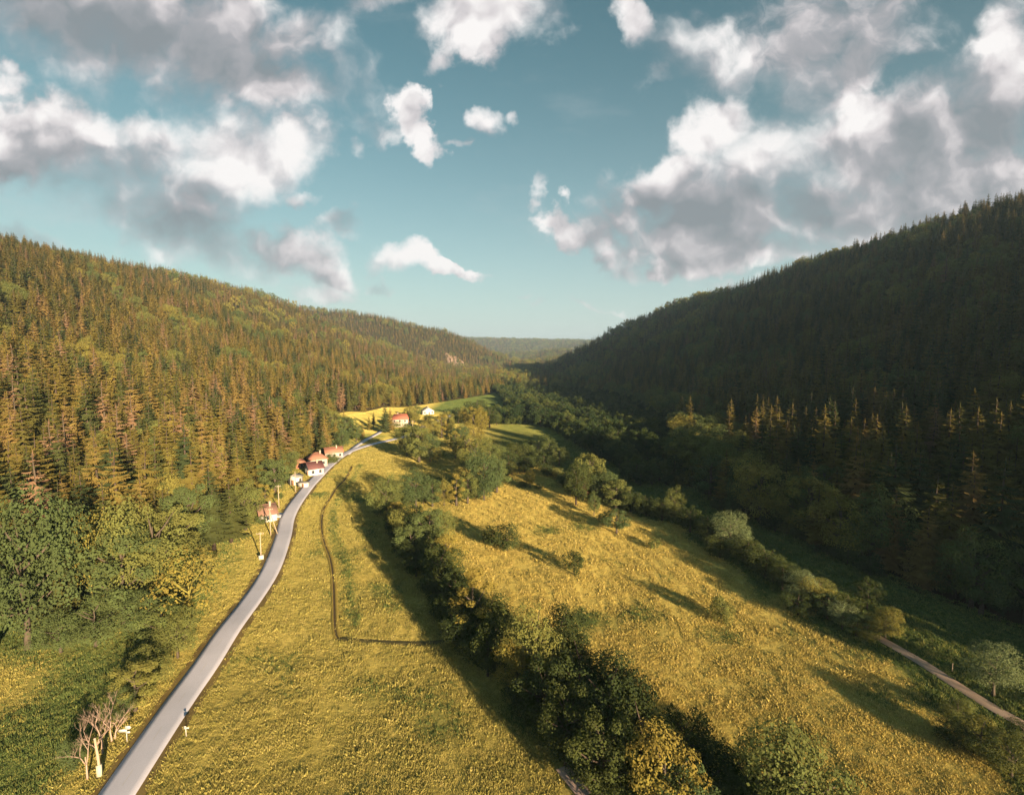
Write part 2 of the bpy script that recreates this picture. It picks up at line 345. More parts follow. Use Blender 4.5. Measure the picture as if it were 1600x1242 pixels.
# ------------------------------------------------------------------ tree builders
def spruce_mesh(seed, h=20.0, R0=3.4, levels=26, per=8, keep=1.0, low=0.08, ntw=5, name='crown', m=None):
    r = random.Random(seed); V = []; F = []
    for L in range(levels):
        f = (L + r.random() * .5) / levels; z = h * (low + (0.985 - low) * f)
        rr = R0 * (1 - f) ** 0.82 * (0.55 + .45 * min(1, f * 6 + .25)) + 0.12
        k0 = r.random() * 6.28; nb = max(4, int(per * (1 - .45 * f)))
        for b in range(nb):
            if r.random() > keep: continue
            a = k0 + 2 * PI * b / nb + r.uniform(-.3, .3); ln = rr * r.uniform(.62, 1.18)
            droop = -0.28 - .25 * (1 - f) + r.uniform(-.12, .12)
            ca, sa = math.cos(a), math.sin(a)
            zz = z + r.uniform(-.25, .25)
            def P(t, s, lift=0.0):
                # t along, s sideways
                x = ln * t; return (x * ca - s * sa, x * sa + s * ca, zz + ln * (droop * t + .34 * t * t * t * .8) + lift)
            for j in range(ntw):
                t0 = .12 + .80 * j / ntw; t1 = t0 + .34; w = ln * (.40 * (1 - t0) + .14) * r.uniform(.7, 1.25)
                for sd in (-1, 1):
                    i = len(V)
                    V += [P(t0, 0, .05), P(t0 + .16, sd * w * .55, -.10 * w), P(t1, sd * w, -.60 * w + r.uniform(-.12, .05)), P(min(1.04, t0 + .26), 0, .04)]
                    F.append((i, i + 1, i + 2, i + 3) if sd > 0 else (i, i + 3, i + 2, i + 1))
    mb = MB(); mb.add(V, F)
    mb.tube([(0, 0, h * .93), (0, 0, h * 1.0)], [.10, .02], 4)
    return mb.mesh(name, m or SPRUCE)
def trunk_mesh(seed, h, r0, top=.97, m=None, limbs=(), n=7):
    r = random.Random(seed); mb = MB()
    pts = [(r.uniform(-.12, .12) * (k > 0), r.uniform(-.12, .12) * (k > 0), h * top * k / 5 - .25 * (k == 0)) for k in range(6)]
    mb.tube(pts, [r0 * (1.25 - .25 * min(k, 1)) * (1 - k / 5.6) + .02 for k in range(6)], n)
    for (p0, p1_, ra) in limbs:
        p0 = np.array(p0); p1_ = np.array(p1_); mid = (p0 + p1_) / 2 + np.array((0, 0, -.06 * np.linalg.norm(p1_ - p0)))
        mb.tube([p0, mid, p1_], [ra, ra * .7, ra * .25], 5)
    return mb.mesh('trunk', m or BARK)
def broad_mesh(seed, h=12.0, W=9.0, low=.22, clumps=22, per=230, leaf=.42, ragged=.25, m=None, lean=0.0):
    """crown of leaf sprays gathered in clumps; returns crown mesh, limb list"""
    r = np.random.default_rng(seed); z0 = h * low; hz = (h - z0) / 2; cz = z0 + hz; C = []; rad = []
    for k in range(clumps):
        g = (k + .5) / clumps; ph = math.acos(1 - 2 * g) ; th = k * 2.39996 + r.uniform(-.3, .3)
        s = r.uniform(.55, .92)
        C.append((math.sin(ph) * math.cos(th) * W / 2 * s, math.sin(ph) * math.sin(th) * W / 2 * s, cz + math.cos(ph) * hz * s * (1.0 if math.cos(ph) > 0 else .8)))
        rad.append(W * r.uniform(.12, .21) * (.9 + ragged * r.uniform(-1, 1)))
    C = np.array(C); V = []; F = []
    for c, ra in zip(C, rad):
        n = int(per * (ra / (W * .17)) ** 2)
        dr = r.normal(size=(n, 3)); dr[:, 2] += .25; dr /= np.linalg.norm(dr, axis=1)[:, None]
        lump = 1 + .22 * np.sin(dr[:, 0] * 5 + c[0] * 3) * np.cos(dr[:, 1] * 5 + c[1] * 2) + .15 * np.sin(dr[:, 2] * 9 + c[2])
        q = r.uniform(.45, 1.0, n) ** .45
        P = c + dr * (ra * q * lump)[:, None] * np.array((1.0, 1.0, .84))
        nrm = dr + np.array((0, 0, .35)) + r.normal(size=(n, 3)) * .38; nrm /= np.linalg.norm(nrm, axis=1)[:, None]
        t = np.cross(nrm, r.normal(size=(n, 3))); t /= np.linalg.norm(t, axis=1)[:, None]; b = np.cross(nrm, t)
        s = (leaf * r.uniform(.55, 1.3, n))[:, None]
        Q = np.stack([P - t * s * .5, P + b * s * .38 - nrm * s * .1, P + t * s * .5 - nrm * s * .12, P - b * s * .38], 1)
        V.append(Q.reshape(-1, 3))
    V = np.concatenate(V); V[:, 2] = np.maximum(V[:, 2], .05); V[:, 0] += lean * V[:, 2]
    n = len(V) // 4; mb = MB(); mb.add(V, [(4 * i, 4 * i + 1, 4 * i + 2, 4 * i + 3) for i in range(n)])
    limbs = []
    for k in range(0, clumps, 2):
        f = min(.75, max(.25, (C[k][2] - .35 * np.hypot(C[k][0], C[k][1])) / h * .8))
        limbs.append(((0, 0, h * f), tuple(C[k]), .011 * h))
    return mb.mesh('crown', m or LEAF), limbs

# library: kind -> list of (crown mesh, trunk mesh, height, width)
LIB = {}
LIB['spruce'] = []
for i, (R0, lv, per, kp, lo) in enumerate([(4.3, 21, 10, .92, .06), (3.9, 22, 10, .90, .10), (4.9, 20, 11, .88, .05), (3.5, 19, 9, .82, .22), (4.5, 17, 10, .78, .14)]):
    LIB['spruce'].append((spruce_mesh(i, 20, R0, lv, per, kp, lo), trunk_mesh(i, 20, .30, m=BARKD), 20.0, R0 * 2))
LIB['rust'] = [(spruce_mesh(31, 20, 3.0, 18, 7, .70, .20, m=RUST), trunk_mesh(5, 20, .26), 20.0, 5.0)]
LIB['far_spruce'] = [(spruce_mesh(40 + i, 20, 4.0 + .5 * i, 10, 7, .95, .08, 3), trunk_mesh(9, 20, .3, m=BARKD), 20.0, 6.4) for i in range(2)]
def lib_broad(key, specs, m=None, bark=None):
    LIB[key] = []
    for s in specs:
        c, l = broad_mesh(m=m, **s); LIB[key].append((c, trunk_mesh(s['seed'], s['h'] * .8, s['h'] * .026, limbs=l, m=bark), s['h'], s['W']))
lib_broad('broad', [dict(seed=1, h=14, W=11, clumps=28, low=.03, per=430, leaf=.30), dict(seed=2, h=14, W=9, clumps=24, low=.02, per=430, leaf=.30), dict(seed=3, h=14, W=12, clumps=34, low=.05, ragged=.7, per=400, leaf=.32), dict(seed=4, h=14, W=8, clumps=22, low=.02, per=400, leaf=.30), dict(seed=5, h=14, W=11, clumps=30, low=.03, ragged=1.0, per=380, leaf=.31)])
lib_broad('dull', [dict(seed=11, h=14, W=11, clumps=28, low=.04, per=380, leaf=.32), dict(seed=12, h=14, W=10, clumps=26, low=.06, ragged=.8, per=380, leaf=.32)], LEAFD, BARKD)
lib_broad('bush', [dict(seed=21, h=5, W=6, clumps=16, low=.02, per=260, leaf=.24), dict(seed=22, h=5, W=7, clumps=18, low=.0, per=260, leaf=.24, ragged=.5)])
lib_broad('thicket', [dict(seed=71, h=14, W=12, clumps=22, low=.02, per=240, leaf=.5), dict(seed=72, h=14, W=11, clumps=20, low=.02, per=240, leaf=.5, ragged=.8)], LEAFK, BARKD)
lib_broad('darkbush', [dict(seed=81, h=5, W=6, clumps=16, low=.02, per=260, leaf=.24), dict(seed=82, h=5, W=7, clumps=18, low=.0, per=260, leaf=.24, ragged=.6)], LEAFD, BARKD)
lib_broad('gold', [dict(seed=31, h=14, W=10, clumps=20, low=.14, per=300, leaf=.32, ragged=.7), dict(seed=32, h=14, W=6, clumps=18, low=.06, per=320, leaf=.30)], LEAFG)
lib_broad('pale', [dict(seed=41, h=14, W=12, clumps=26, low=.16, per=330, leaf=.31, ragged=.6)], LEAFP)
lib_broad('sparse', [dict(seed=51, h=14, W=14, clumps=26, low=.2, per=70, ragged=.7, leaf=.5)], LEAFG, IVY)
lib_broad('far_broad', [dict(seed=61, h=14, W=11, clumps=12, per=60, leaf=.95), dict(seed=62, h=14, W=12, clumps=14, per=60, leaf=.95)])

def plant(kind, x, y, h, w=None, label='', cat='tree', name=None, group=None, var=None, rz=None, z=None):
    vs = LIB[kind]; k = random.randrange(len(vs)) if var is None else var % len(vs); cm, tm, h0, w0 = vs[k]
    s = h / h0; sw = s if w is None else w / w0
    t = thing(name or 'tree', label, cat, (x, y, (H1(x, y) if z is None else z) - .1), random.uniform(0, 6.28) if rz is None else rz, (sw, sw * random.uniform(.92, 1.08), s), group)
    obj('crown', cm, t); obj('trunk', tm, t); return t

# ------------------------------------------------------------------ ground
def graded(segs):
    out = []
    for a, b, s in segs: out.append(np.arange(a, b, s))
    return np.concatenate(out + [[segs[-1][1]]])
GX = graded([(-9000, -3000, 600), (-3000, -1000, 60), (-1000, -150, 10), (-150, 150, 1.25), (150, 1000, 10), (1000, 3000, 60), (3000, 9000, 600)])
GY = graded([(-1500, -100, 50), (-100, 30, 10), (30, 330, 1.25), (330, 700, 5), (700, 2500, 15), (2500, 6000, 50), (6000, 9000, 500)])
XX, YY = np.meshgrid(GX, GY); ZZ = H(XX, YY)
ZZ = ZZ + (np.abs(XX) < 150) * (YY > 30) * (YY < 330) * (vnoise(XX, YY, 9, 14) * .07 + vnoise(XX, YY, 4.1, 15) * .05)
nx, ny = len(GX), len(GY)
FXL = side_x(YY, FOOT_L); FXR = side_x(YY, FOOT_R)
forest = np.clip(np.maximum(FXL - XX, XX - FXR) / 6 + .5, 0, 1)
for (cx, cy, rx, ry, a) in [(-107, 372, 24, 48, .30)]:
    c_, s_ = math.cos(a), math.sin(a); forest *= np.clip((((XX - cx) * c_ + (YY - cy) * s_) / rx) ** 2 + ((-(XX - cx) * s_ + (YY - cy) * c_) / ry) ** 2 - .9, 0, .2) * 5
HRX = side_x(YY, HEDGE_R)
RDX = side_x(YY, [tuple(p) for p in ROAD[::4]])
green = np.clip((XX - HRX + 9 + vnoise(XX, YY, 22, 21) * 6) / 5, 0, 1) * (YY < 260) * (YY > 20)
green = np.maximum(green, np.clip((YY - 225 - .2 * XX) / 30, 0, 1) * np.clip((XX + 25) / 20, 0, 1) * .8)
green = np.maximum(green, np.clip((RDX - XX - 5) / 8, 0, 1) * (YY < 330) * np.clip(.55 + .9 * vnoise(XX, YY, 30, 22) + .3 * (YY < 95), 0, 1))
green = np.maximum(green, np.clip((YY - 425) / 30, 0, 1) * np.clip((XX + 84) / 14, 0, 1))
green = np.maximum(green, np.clip(vnoise(XX, YY, 46, 61) + .8 * vnoise(XX, YY, 17, 62) - .28 - .002 * XX, 0, 1) * .9)
# worn greener band beside the ditch
dd = dist_line(XX, YY, [tuple(p + (2.6, 0)) for p in DITCH[::6]]); green = np.maximum(green, np.clip(1 - dd / 2.4, 0, 1) * .75)
gm = bpy.data.meshes.new('ground')
gm.vertices.add(nx * ny); gm.vertices.foreach_set('co', np.stack([XX, YY, ZZ], -1).astype(np.float32).ravel())
ii = (np.arange(ny - 1)[:, None] * nx + np.arange(nx - 1)[None]).ravel()
fc = np.stack([ii, ii + 1, ii + nx + 1, ii + nx], 1).astype(np.int32)
gm.loops.add(fc.size); gm.loops.foreach_set('vertex_index', fc.ravel()); gm.polygons.add(len(fc)); gm.polygons.foreach_set('loop_start', np.arange(0, fc.size, 4, dtype=np.int32))
gm.update(calc_edges=True); gm.polygons.foreach_set('use_smooth', [True] * len(fc))
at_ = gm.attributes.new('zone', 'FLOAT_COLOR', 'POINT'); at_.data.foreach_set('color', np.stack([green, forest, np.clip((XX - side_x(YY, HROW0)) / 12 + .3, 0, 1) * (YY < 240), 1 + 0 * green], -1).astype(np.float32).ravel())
def ground_material():
    m, n = mat('meadow_ground')
    tc = n.n('ShaderNodeTexCoord').outputs['Object']
    z = n.n('ShaderNodeAttribute', attribute_name='zone').outputs['Color']
    zs = n.n('ShaderNodeSeparateColor', ins={0: z})
    big = n.noise(tc, .018, 4, .6); mid = n.noise(tc, .16, 5, .65); fine = n.noise(tc, 1.1, 5, .75)
    st = n.v('MULTIPLY', tc, (1, .18, 1)); strk = n.noise(n.v('ADD', st, n.v('SCALE', n.n('ShaderNodeTexNoise', ins={'Vector': tc, 'Scale': .02}).outputs[1], 30.0)), .55, 4, .6)
    gold = n.mix(n.ss(n.m('ADD', n.m('MULTIPLY', mid, .6), n.m('MULTIPLY', fine, .5)), .40, .70), (.26, .22, .06), (.48, .39, .11))
    gold = n.mix(n.m('MULTIPLY', n.ss(big, .42, .62), .6), gold, (.25, .23, .055), 'MIX')
    gold = n.mix(n.m('MULTIPLY', n.ss(strk, .48, .66), .45), gold, (.18, .145, .04))
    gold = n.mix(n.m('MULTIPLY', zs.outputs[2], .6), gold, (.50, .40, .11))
    grn = n.mix(n.ss(n.m('ADD', n.m('MULTIPLY', mid, .5), n.m('MULTIPLY', fine, .5)), .40, .62), (.05, .080, .024), (.12, .145, .042))
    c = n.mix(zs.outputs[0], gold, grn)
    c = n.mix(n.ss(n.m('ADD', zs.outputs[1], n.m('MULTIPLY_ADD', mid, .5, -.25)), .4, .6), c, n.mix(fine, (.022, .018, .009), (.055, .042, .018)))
    hgt = n.m('ADD', n.m('MULTIPLY', fine, .5), n.m('MULTIPLY', mid, .8))
    bp = n.n('ShaderNodeBump', ins={'Height': hgt, 'Strength': .9, 'Distance': .55})
    di = n.n('ShaderNodeBsdfDiffuse', ins={'Color': c, 'Roughness': .9, 'Normal': bp.outputs[0]})
    n.n('ShaderNodeOutputMaterial', ins={'Surface': di.outputs[0]}); return m
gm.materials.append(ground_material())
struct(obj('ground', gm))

def ribbon(name, L, prof_pts, m, kind='structure', zoff=.0, taper=None):
    """sweep a cross profile [(side, height)] along a ground polyline"""
    L = np.array(L); T = np.gradient(L, axis=0); T /= np.linalg.norm(T, axis=1)[:, None]; Nn = np.stack([T[:, 1], -T[:, 0]], 1)
    k = len(prof_pts); V = []
    for i in range(len(L)):
        g = None
        for (s_, h_) in prof_pts:
            p = L[i] + Nn[i] * s_
            V.append((p[0], p[1], h_))
    V = np.array(V); V[:, 2] += H(V[:, 0], V[:, 1]) + zoff
    F = [(i * k + j, i * k + j + 1, (i + 1) * k + j + 1, (i + 1) * k + j) for i in range(len(L) - 1) for j in range(k - 1)]
    mb = MB(); mb.add(V, F); return struct(obj(name, (mb, m, False)), kind)
def road_mat(name, c1, c2):
    m, n = mat(name); tc = n.n('ShaderNodeTexCoord').outputs['Object']
    a = n.noise(tc, .12, 4, .6); b = n.noise(tc, 6.0, 4, .7)
    c = n.mix(n.ss(n.m('ADD', n.m('MULTIPLY', a, .7), n.m('MULTIPLY', b, .4)), .35, .75), c1, c2)
    bs = n.n('ShaderNodeBsdfPrincipled', ins={'Base Color': c, 'Roughness': .8, 'Normal': n.n('ShaderNodeBump', ins={'Height': b, 'Strength': .25, 'Distance': .05}).outputs[0]})
    bs.inputs['Specular IOR Level'].default_value = .3
    n.n('ShaderNodeOutputMaterial', ins={'Surface': bs.outputs[0]}); return m
ASPH = road_mat('worn_asphalt', (.50, .50, .58), (.60, .59, .68))
DIRT = road_mat('dirt', (.26, .19, .14), (.42, .31, .24))
VERGE = road_mat('verge_soil', (.13, .085, .03), (.24, .17, .05))
RW = 2.15
ribbon('road_verge', ROAD, [(-RW - 1.1, .10), (-RW - .1, .17), (0, .18), (RW + .1, .17), (RW + 1.1, .10)], VERGE)
ribbon('road', ROAD, [(-RW, .16), (-RW, .25), (-1.3, .28), (0, .30), (1.3, .28), (RW, .25), (RW, .16)], ASPH)
ribbon('side_road', SIDE, [(-1.6, .10), (-1.6, .24), (0, .26), (1.6, .24), (1.6, .10)], ASPH)
ribbon('farm_path', PATH, [(-1.0, .10), (-.9, .15), (-.35, .13), (0, .17), (.35, .13), (.9, .15), (1.0, .10)], DIRT)
DIRT2 = road_mat('pink_dirt', (.50, .36, .30), (.62, .46, .39))
ax, ay_, _ = at(893, 1228)
ribbon('dirt_track', smooth_line([(ax + 9, ay_ - 12), (ax + 3.5, ay_ - 5), (ax + .2, ay_ + .5), (ax - .9, ay_ + 2.6)], .6), [(-.9, .16), (-.5, .19), (.3, .19), (.9, .16)], DIRT2)
hx, hy, _ = at(428, 806)
ribbon('driveway', [(hx - 2.5, hy + .6), (hx + 1, hy + .3), (hx + 5, hy)], [(-2.2, .10), (-2.2, .235), (2.2, .235), (2.2, .10)], ASPH)
# centre-line dashes, worn
PAINT = road_mat('worn_paint', (.46, .45, .48), (.60, .58, .60))
cum = np.concatenate([[0], np.cumsum(np.hypot(*np.diff(ROAD, axis=0).T))]); k = 0
mbp = MB()
for s0 in np.arange(20, 260, 7.5):
    P = np.array([[np.interp(s0 + q, cum, ROAD[:, 0]), np.interp(s0 + q, cum, ROAD[:, 1])] for q in (0, 1.25, 2.5)])
    T = np.gradient(P, axis=0); T /= np.linalg.norm(T, axis=1)[:, None]; Nn = np.stack([T[:, 1], -T[:, 0]], 1)
    V = []
    for i in range(3):
        for s_ in (-.05, .05):
            p = P[i] + Nn[i] * s_; V.append((p[0], p[1], float(H(p[0], p[1])) + .306))
    mbp.add(V, [(0, 1, 3, 2), (2, 3, 5, 4)])
struct(obj('road_markings', (mbp, PAINT)))
EARTH = simple('ditch_earth', (.075, .052, .024), .9, .3, 1.0)
GRASSY = simple('bank_grass', (.34, .25, .05), .9, .3, 1.2)
def ditch():
    me = ribbon('ditch', DITCH, [(-.75, -.05), (-.5, .16), (-.32, .22), (-.10, .05), (.16, .04), (.32, .30), (.55, .26), (.95, -.05)], GRASSY)
    md = me.data; md.materials.append(EARTH)
    for i, p in enumerate(md.polygons): p.material_index = 1 if i % 7 in (3, 4) else 0
    return me
ditch()
ribbon('shallow_furrow', DITCH2, [(-.7, -.03), (-.3, .12), (0, .04), (.3, .16), (.8, -.03)], simple('furrow_grass', (.10, .085, .03), .9, .3, 1.2))

# ------------------------------------------------------------------ scattered masses
def gn_scatter(name, P, rot, scl, idx, coll, kind='stuff', label=None, cat=None):
    me = bpy.data.meshes.new(name); n = len(P)
    me.vertices.add(n); me.vertices.foreach_set('co', np.asarray(P, np.float32).ravel())
    a = me.attributes.new('rz', 'FLOAT', 'POINT'); a.data.foreach_set('value', np.asarray(rot, np.float32))
    a = me.attributes.new('sc', 'FLOAT_VECTOR', 'POINT'); a.data.foreach_set('vector', np.asarray(scl, np.float32).ravel())
    a = me.attributes.new('ix', 'INT', 'POINT'); a.data.foreach_set('value', np.asarray(idx, np.int32))
    ng = bpy.data.node_groups.new(name, 'GeometryNodeTree')
    ng.interface.new_socket('Geometry', in_out='INPUT', socket_type='NodeSocketGeometry'); ng.interface.new_socket('Geometry', in_out='OUTPUT', socket_type='NodeSocketGeometry')
    g = NT(ng); gi = g.n('NodeGroupInput'); go = g.n('NodeGroupOutput')
    ci = g.n('GeometryNodeCollectionInfo', transform_space='ORIGINAL', ins={'Collection': coll, 'Separate Children': True, 'Reset Children': True})
    ra = g.n('GeometryNodeInputNamedAttribute', data_type='FLOAT', ins={'Name': 'rz'}); sa = g.n('GeometryNodeInputNamedAttribute', data_type='FLOAT_VECTOR', ins={'Name': 'sc'}); ia = g.n('GeometryNodeInputNamedAttribute', data_type='INT', ins={'Name': 'ix'})
    cx = g.n('ShaderNodeCombineXYZ', ins={2: ra.outputs[0]})
    e2 = g.n('FunctionNodeEulerToRotation', ins={0: cx.outputs[0]})
    ip = g.n('GeometryNodeInstanceOnPoints', ins={'Points': gi.outputs[0], 'Instance': ci.outputs[0], 'Pick Instance': True, 'Instance Index': ia.outputs[0], 'Rotation': e2.outputs[0], 'Scale': sa.outputs[0]})
    ng.links.new(ip.outputs[0], go.inputs[0])
    o = obj(name, me); o['kind'] = kind
    if label: o['label'] = label
    if cat: o['category'] = cat
    md = o.modifiers.new('scatter', 'NODES'); md.node_group = ng; return o
def source(name, items):
    """a collection that is not linked to the scene: one joined crown + trunk mesh per kind, in name order"""
    c = bpy.data.collections.new(name)
    for i, it in enumerate(items):
        if isinstance(it, bpy.types.Mesh): me = it
        else:
            cm, tm = it[0], it[1]; me = bpy.data.meshes.new('tree_source')
            import bmesh
            bm = bmesh.new(); bm.from_mesh(cm); n0 = len(bm.faces); bm.from_mesh(tm); bm.faces.ensure_lookup_table()
            for f in bm.faces[n0:]: f.material_index = 1
            bm.to_mesh(me); bm.free(); me.materials.append(cm.materials[0]); me.materials.append(tm.materials[0])
        o = bpy.data.objects.new('%s_%02d' % (name, i), me); c.objects.link(o)
    return c

# meadow grass: tufts of blades over the near fields
def tuft_mesh(seed, m, nb=13, h=.27, w=.28):
    r = random.Random(seed); mb = MB()
    for k in range(nb):
        a = r.uniform(0, 6.28); q = r.uniform(0, w); x, y = math.cos(a) * q, math.sin(a) * q; b = r.uniform(0, 6.28); bw = r.uniform(.018, .036)
        hh = h * r.uniform(.5, 1.2); lx, ly = math.cos(a) * hh * .45, math.sin(a) * hh * .45
        dx, dy = math.cos(b) * bw, math.sin(b) * bw
        mb.add([(x - dx, y - dy, -.05), (x + dx, y + dy, -.05), (x + lx * .5 + dx * .9, y + ly * .5 + dy * .9, hh * .6), (x + lx * .5 - dx * .9, y + ly * .5 - dy * .9, hh * .6), (x + lx, y + ly, hh)], [(0, 1, 2, 3), (3, 2, 4)])
    return mb.mesh('tuft', m)
GOLDG = leafmat('golden_grass', [(0, (.27, .26, .08)), (.3, (.38, .335, .095)), (.75, (.47, .405, .12)), (1, (.55, .47, .17))], .3, vscale=2.0)
GREENG = leafmat('green_grass', [(0, (.09, .14, .045)), (.6, (.17, .22, .07)), (1, (.32, .31, .09))], .3, vscale=2.0)
gold_src = source('gold_tufts', [tuft_mesh(1, GOLDG), tuft_mesh(2, GOLDG, 14, .30, .32), tuft_mesh(3, GOLDG, 18, .21, .36)])
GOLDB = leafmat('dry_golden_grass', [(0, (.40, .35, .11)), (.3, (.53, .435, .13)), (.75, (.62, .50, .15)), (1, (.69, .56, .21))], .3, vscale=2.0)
bright_src = source('dry_tufts', [tuft_mesh(1, GOLDB), tuft_mesh(2, GOLDB, 14, .30, .32), tuft_mesh(3, GOLDB, 18, .21, .36)])
green_src = source('green_tufts', [tuft_mesh(4, GREENG), tuft_mesh(5, GREENG, 10, .4, .35), tuft_mesh(6, GREENG, 16, .28, .4)])
def grid_interp(A, x, y):
    i = np.clip(np.searchsorted(GX, x) - 1, 0, nx - 2); j = np.clip(np.searchsorted(GY, y) - 1, 0, ny - 2)
    return A[j, i]
def tufts():
    n = 1400000
    # denser near the camera: sample distance with falling density
    y = 40 + 260 * rng.random(n) ** 1.7; x = (rng.random(n) * 2 - 1) * (y * 1.08 + 8)
    keep = rng.random(n) < np.clip((x * 0 + 1) * (y * 1.08 + 8) / 300 * (60 / y) ** .3, 0, 1)
    x, y = x[keep], y[keep]
    fxl = side_x(y, FOOT_L); fxr = side_x(y, FOOT_R)
    k = (x > fxl - 2) & (x < fxr + 3) & (dist_line(x, y, [tuple(p) for p in ROAD[::2]]) > RW + .75) & (dist_line(x, y, [tuple(p) for p in DITCH[::2]]) > .55 + .35 * vnoise(x, y, 5, 71)) & (dist_line(x, y, [tuple(p) for p in DITCH2]) > .55 + .3 * vnoise(x, y, 4, 72)) & (dist_line(x, y, [tuple(p) for p in PATH[::3]]) > 1.1) & (dist_line(x, y, [tuple(p) for p in SIDE[::2]]) > 2)
    k &= (np.hypot(x - ax - 1.5, y - ay_ + 2) > 3.2)
    x, y = x[k], y[k]; g = grid_interp(green, x, y) > rng.uniform(.2, .8, len(x))
    z = H(x, y)
    # patchy growth
    ph = .75 + .45 * vnoise(x, y, 11, 31) + .35 * vnoise(x, y, 3.1, 32)
    hd = dist_line(x, y, HEDGE_R); ph = ph + np.where(y > 90, .16, .05) * np.sin(hd * 2 * PI / 3.4 + vnoise(x, y, 50, 33) * 2)
    s = np.clip(ph, .35, 1.4) * rng.uniform(.6, 1.3, len(x)) * (1 + y / 500)
    sc3 = np.stack([s * 1.15, s * 1.15, s * rng.uniform(.75, 1.2, len(x))], 1); rot = rng.uniform(0, 6.28, len(x)); ix = rng.integers(0, 3, len(x))
    P = np.stack([x, y, z - .02], 1)
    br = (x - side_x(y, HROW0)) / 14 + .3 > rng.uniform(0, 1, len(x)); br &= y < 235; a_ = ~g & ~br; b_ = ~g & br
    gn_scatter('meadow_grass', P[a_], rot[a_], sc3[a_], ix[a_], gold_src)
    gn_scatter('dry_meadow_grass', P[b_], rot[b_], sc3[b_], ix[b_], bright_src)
    gn_scatter('green_grass', P[g], rot[g], sc3[g], ix[g], green_src)
    print('tufts', len(x))
tufts()

# ------------------------------------------------------------------ forest
def visible(x, y, z, n=48):
    """is the point seen over the terrain (with a margin)"""
    ok = np.ones(len(x), bool)
    for t in np.linspace(.08, .97, n):
        ok &= (CAM_H + 12 + (z - CAM_H - 12) * t) > H(x * t, y * t) - 2
    return ok
def scatter_xy(x0, x1, y0, y1, s):
    gx, gy = np.meshgrid(np.arange(x0, x1, s), np.arange(y0, y1, s)); gx = gx + rng.uniform(-.42, .42, gx.shape) * s; gy = gy + rng.uniform(-.42, .42, gy.shape) * s
    return gx.ravel(), gy.ravel()
FIELD_HOLES = []     # clearings: (centre x, y, rx, ry, angle)
def hole(px, py, rx, ry, a=0):
    x, y, _ = at(px, py); FIELD_HOLES.append((x, y, rx, ry, a))
pts = []
for (x0, x1, y0, y1, s) in [(-260, 330, 20, 420, 6.9), (-900, -260, 20, 420, 7.5), (330, 620, 20, 420, 7.5), (-900, 620, 420, 1000, 8.2), (-1000, 700, 1000, 2200, 10.5), (60, 650, -330, 20, 8)]:
    pts.append(np.stack(scatter_xy(x0, x1, y0, y1, s), 1))
pts.append(np.stack(scatter_xy(-1400, 1400, 2200, 4000, 17), 1)); pts.append(np.stack(scatter_xy(-1500, 1500, 4000, 5300, 19), 1))
P = np.concatenate(pts); x, y = P[:, 0], P[:, 1]
fxl = side_x(y, FOOT_L) + vnoise(x, y, 30, 41) * 5; fxr = side_x(y, FOOT_R) + vnoise(x, y, 30, 42) * 5
inL = x < fxl; inR = x > fxr
k = (inL | inR) & ((np.abs(x) < np.abs(y) * 1.12 + 25) | ((x > 60) & (y < 700) & (x < 640)) )
k &= dist_line(x, y, [tuple(p) for p in ROAD[::4]]) > 9
for (cx, cy, rx, ry, a) in [(-107, 372, 24, 48, .30), (-72, 66, 46, 27, .0)]:
    dx, dy = x - cx, y - cy; c_, s_ = math.cos(a), math.sin(a); k &= (((dx * c_ + dy * s_) / rx) ** 2 + ((-dx * s_ + dy * c_) / ry) ** 2) > 1
x, y, inL = x[k], y[k], inL[k]
tx, ty = scatter_xy(-40, 125, 200, 700, 4.6)
def thick_edge(yy): return np.interp(yy, [200, 235, 300, 345, 372, 420, 500, 620, 700], [48, 45, 33, 26, 10, 3, -8, -12, -30])
tk = (tx > thick_edge(ty)) & (tx < side_x(ty, FOOT_R) + 3) & ((((tx - 66) / 9) ** 2 + ((ty - 226) / 12) ** 2) > 1)
tk |= (ty > 365) & (ty < 470) & (tx > -28) & (tx < 8) & (ty < 440 + tx)
tx, ty = tx[tk], ty[tk]; nlow = len(tx)
x = np.concatenate([x, tx]); y = np.concatenate([y, ty]); inL = np.concatenate([inL, np.zeros(nlow, bool)])
low = np.zeros(len(x), bool); low[-nlow:] = True; z = H(x, y)
vis = visible(x, y, z + 16) & (y > 20); cast = (x > 60) & (y < 420)
k = vis | cast; x, y, z, inL, vis, low = x[k], y[k], z[k], inL[k], vis[k], low[k]
n = len(x); far = y > 750
# kinds: conifers with pockets of broadleaf, more of these low on the slope and on the right
pk = vnoise(x, y, 140, 51) + .7 * vnoise(x, y, 45, 52) + rng.normal(0, .35, n)
footd = np.where(inL, side_x(y, FOOT_L) - x, x - side_x(y, FOOT_R))
bro = pk + np.clip(1 - footd / 35, 0, 1) * np.where(inL, .10, .8) + np.where(~inL, .10, -.12) - .35 * (inL & (y < 260)) > .62
bro |= low
rus = (~bro) & (rng.random(n) < np.where(inL, .05, .015) * (1 + 2 * (vnoise(x, y, 70, 53) > .2)))
hgt = np.where(bro, rng.uniform(12, 21, n), rng.uniform(16, 29, n) * np.clip(1.12 - y / 2200, .8, 1.1)) * np.clip(np.where(inL, .78, .95) + footd / 70, .78, 1.0) * np.where(y > 2200, 1.15, 1)
hgt = np.where(low, rng.uniform(4.5, 7.5, n) * rng.choice([1, 1, 1, 1.7], n), hgt)
order = np.where(rus, 3, np.where(bro, 2, 1))
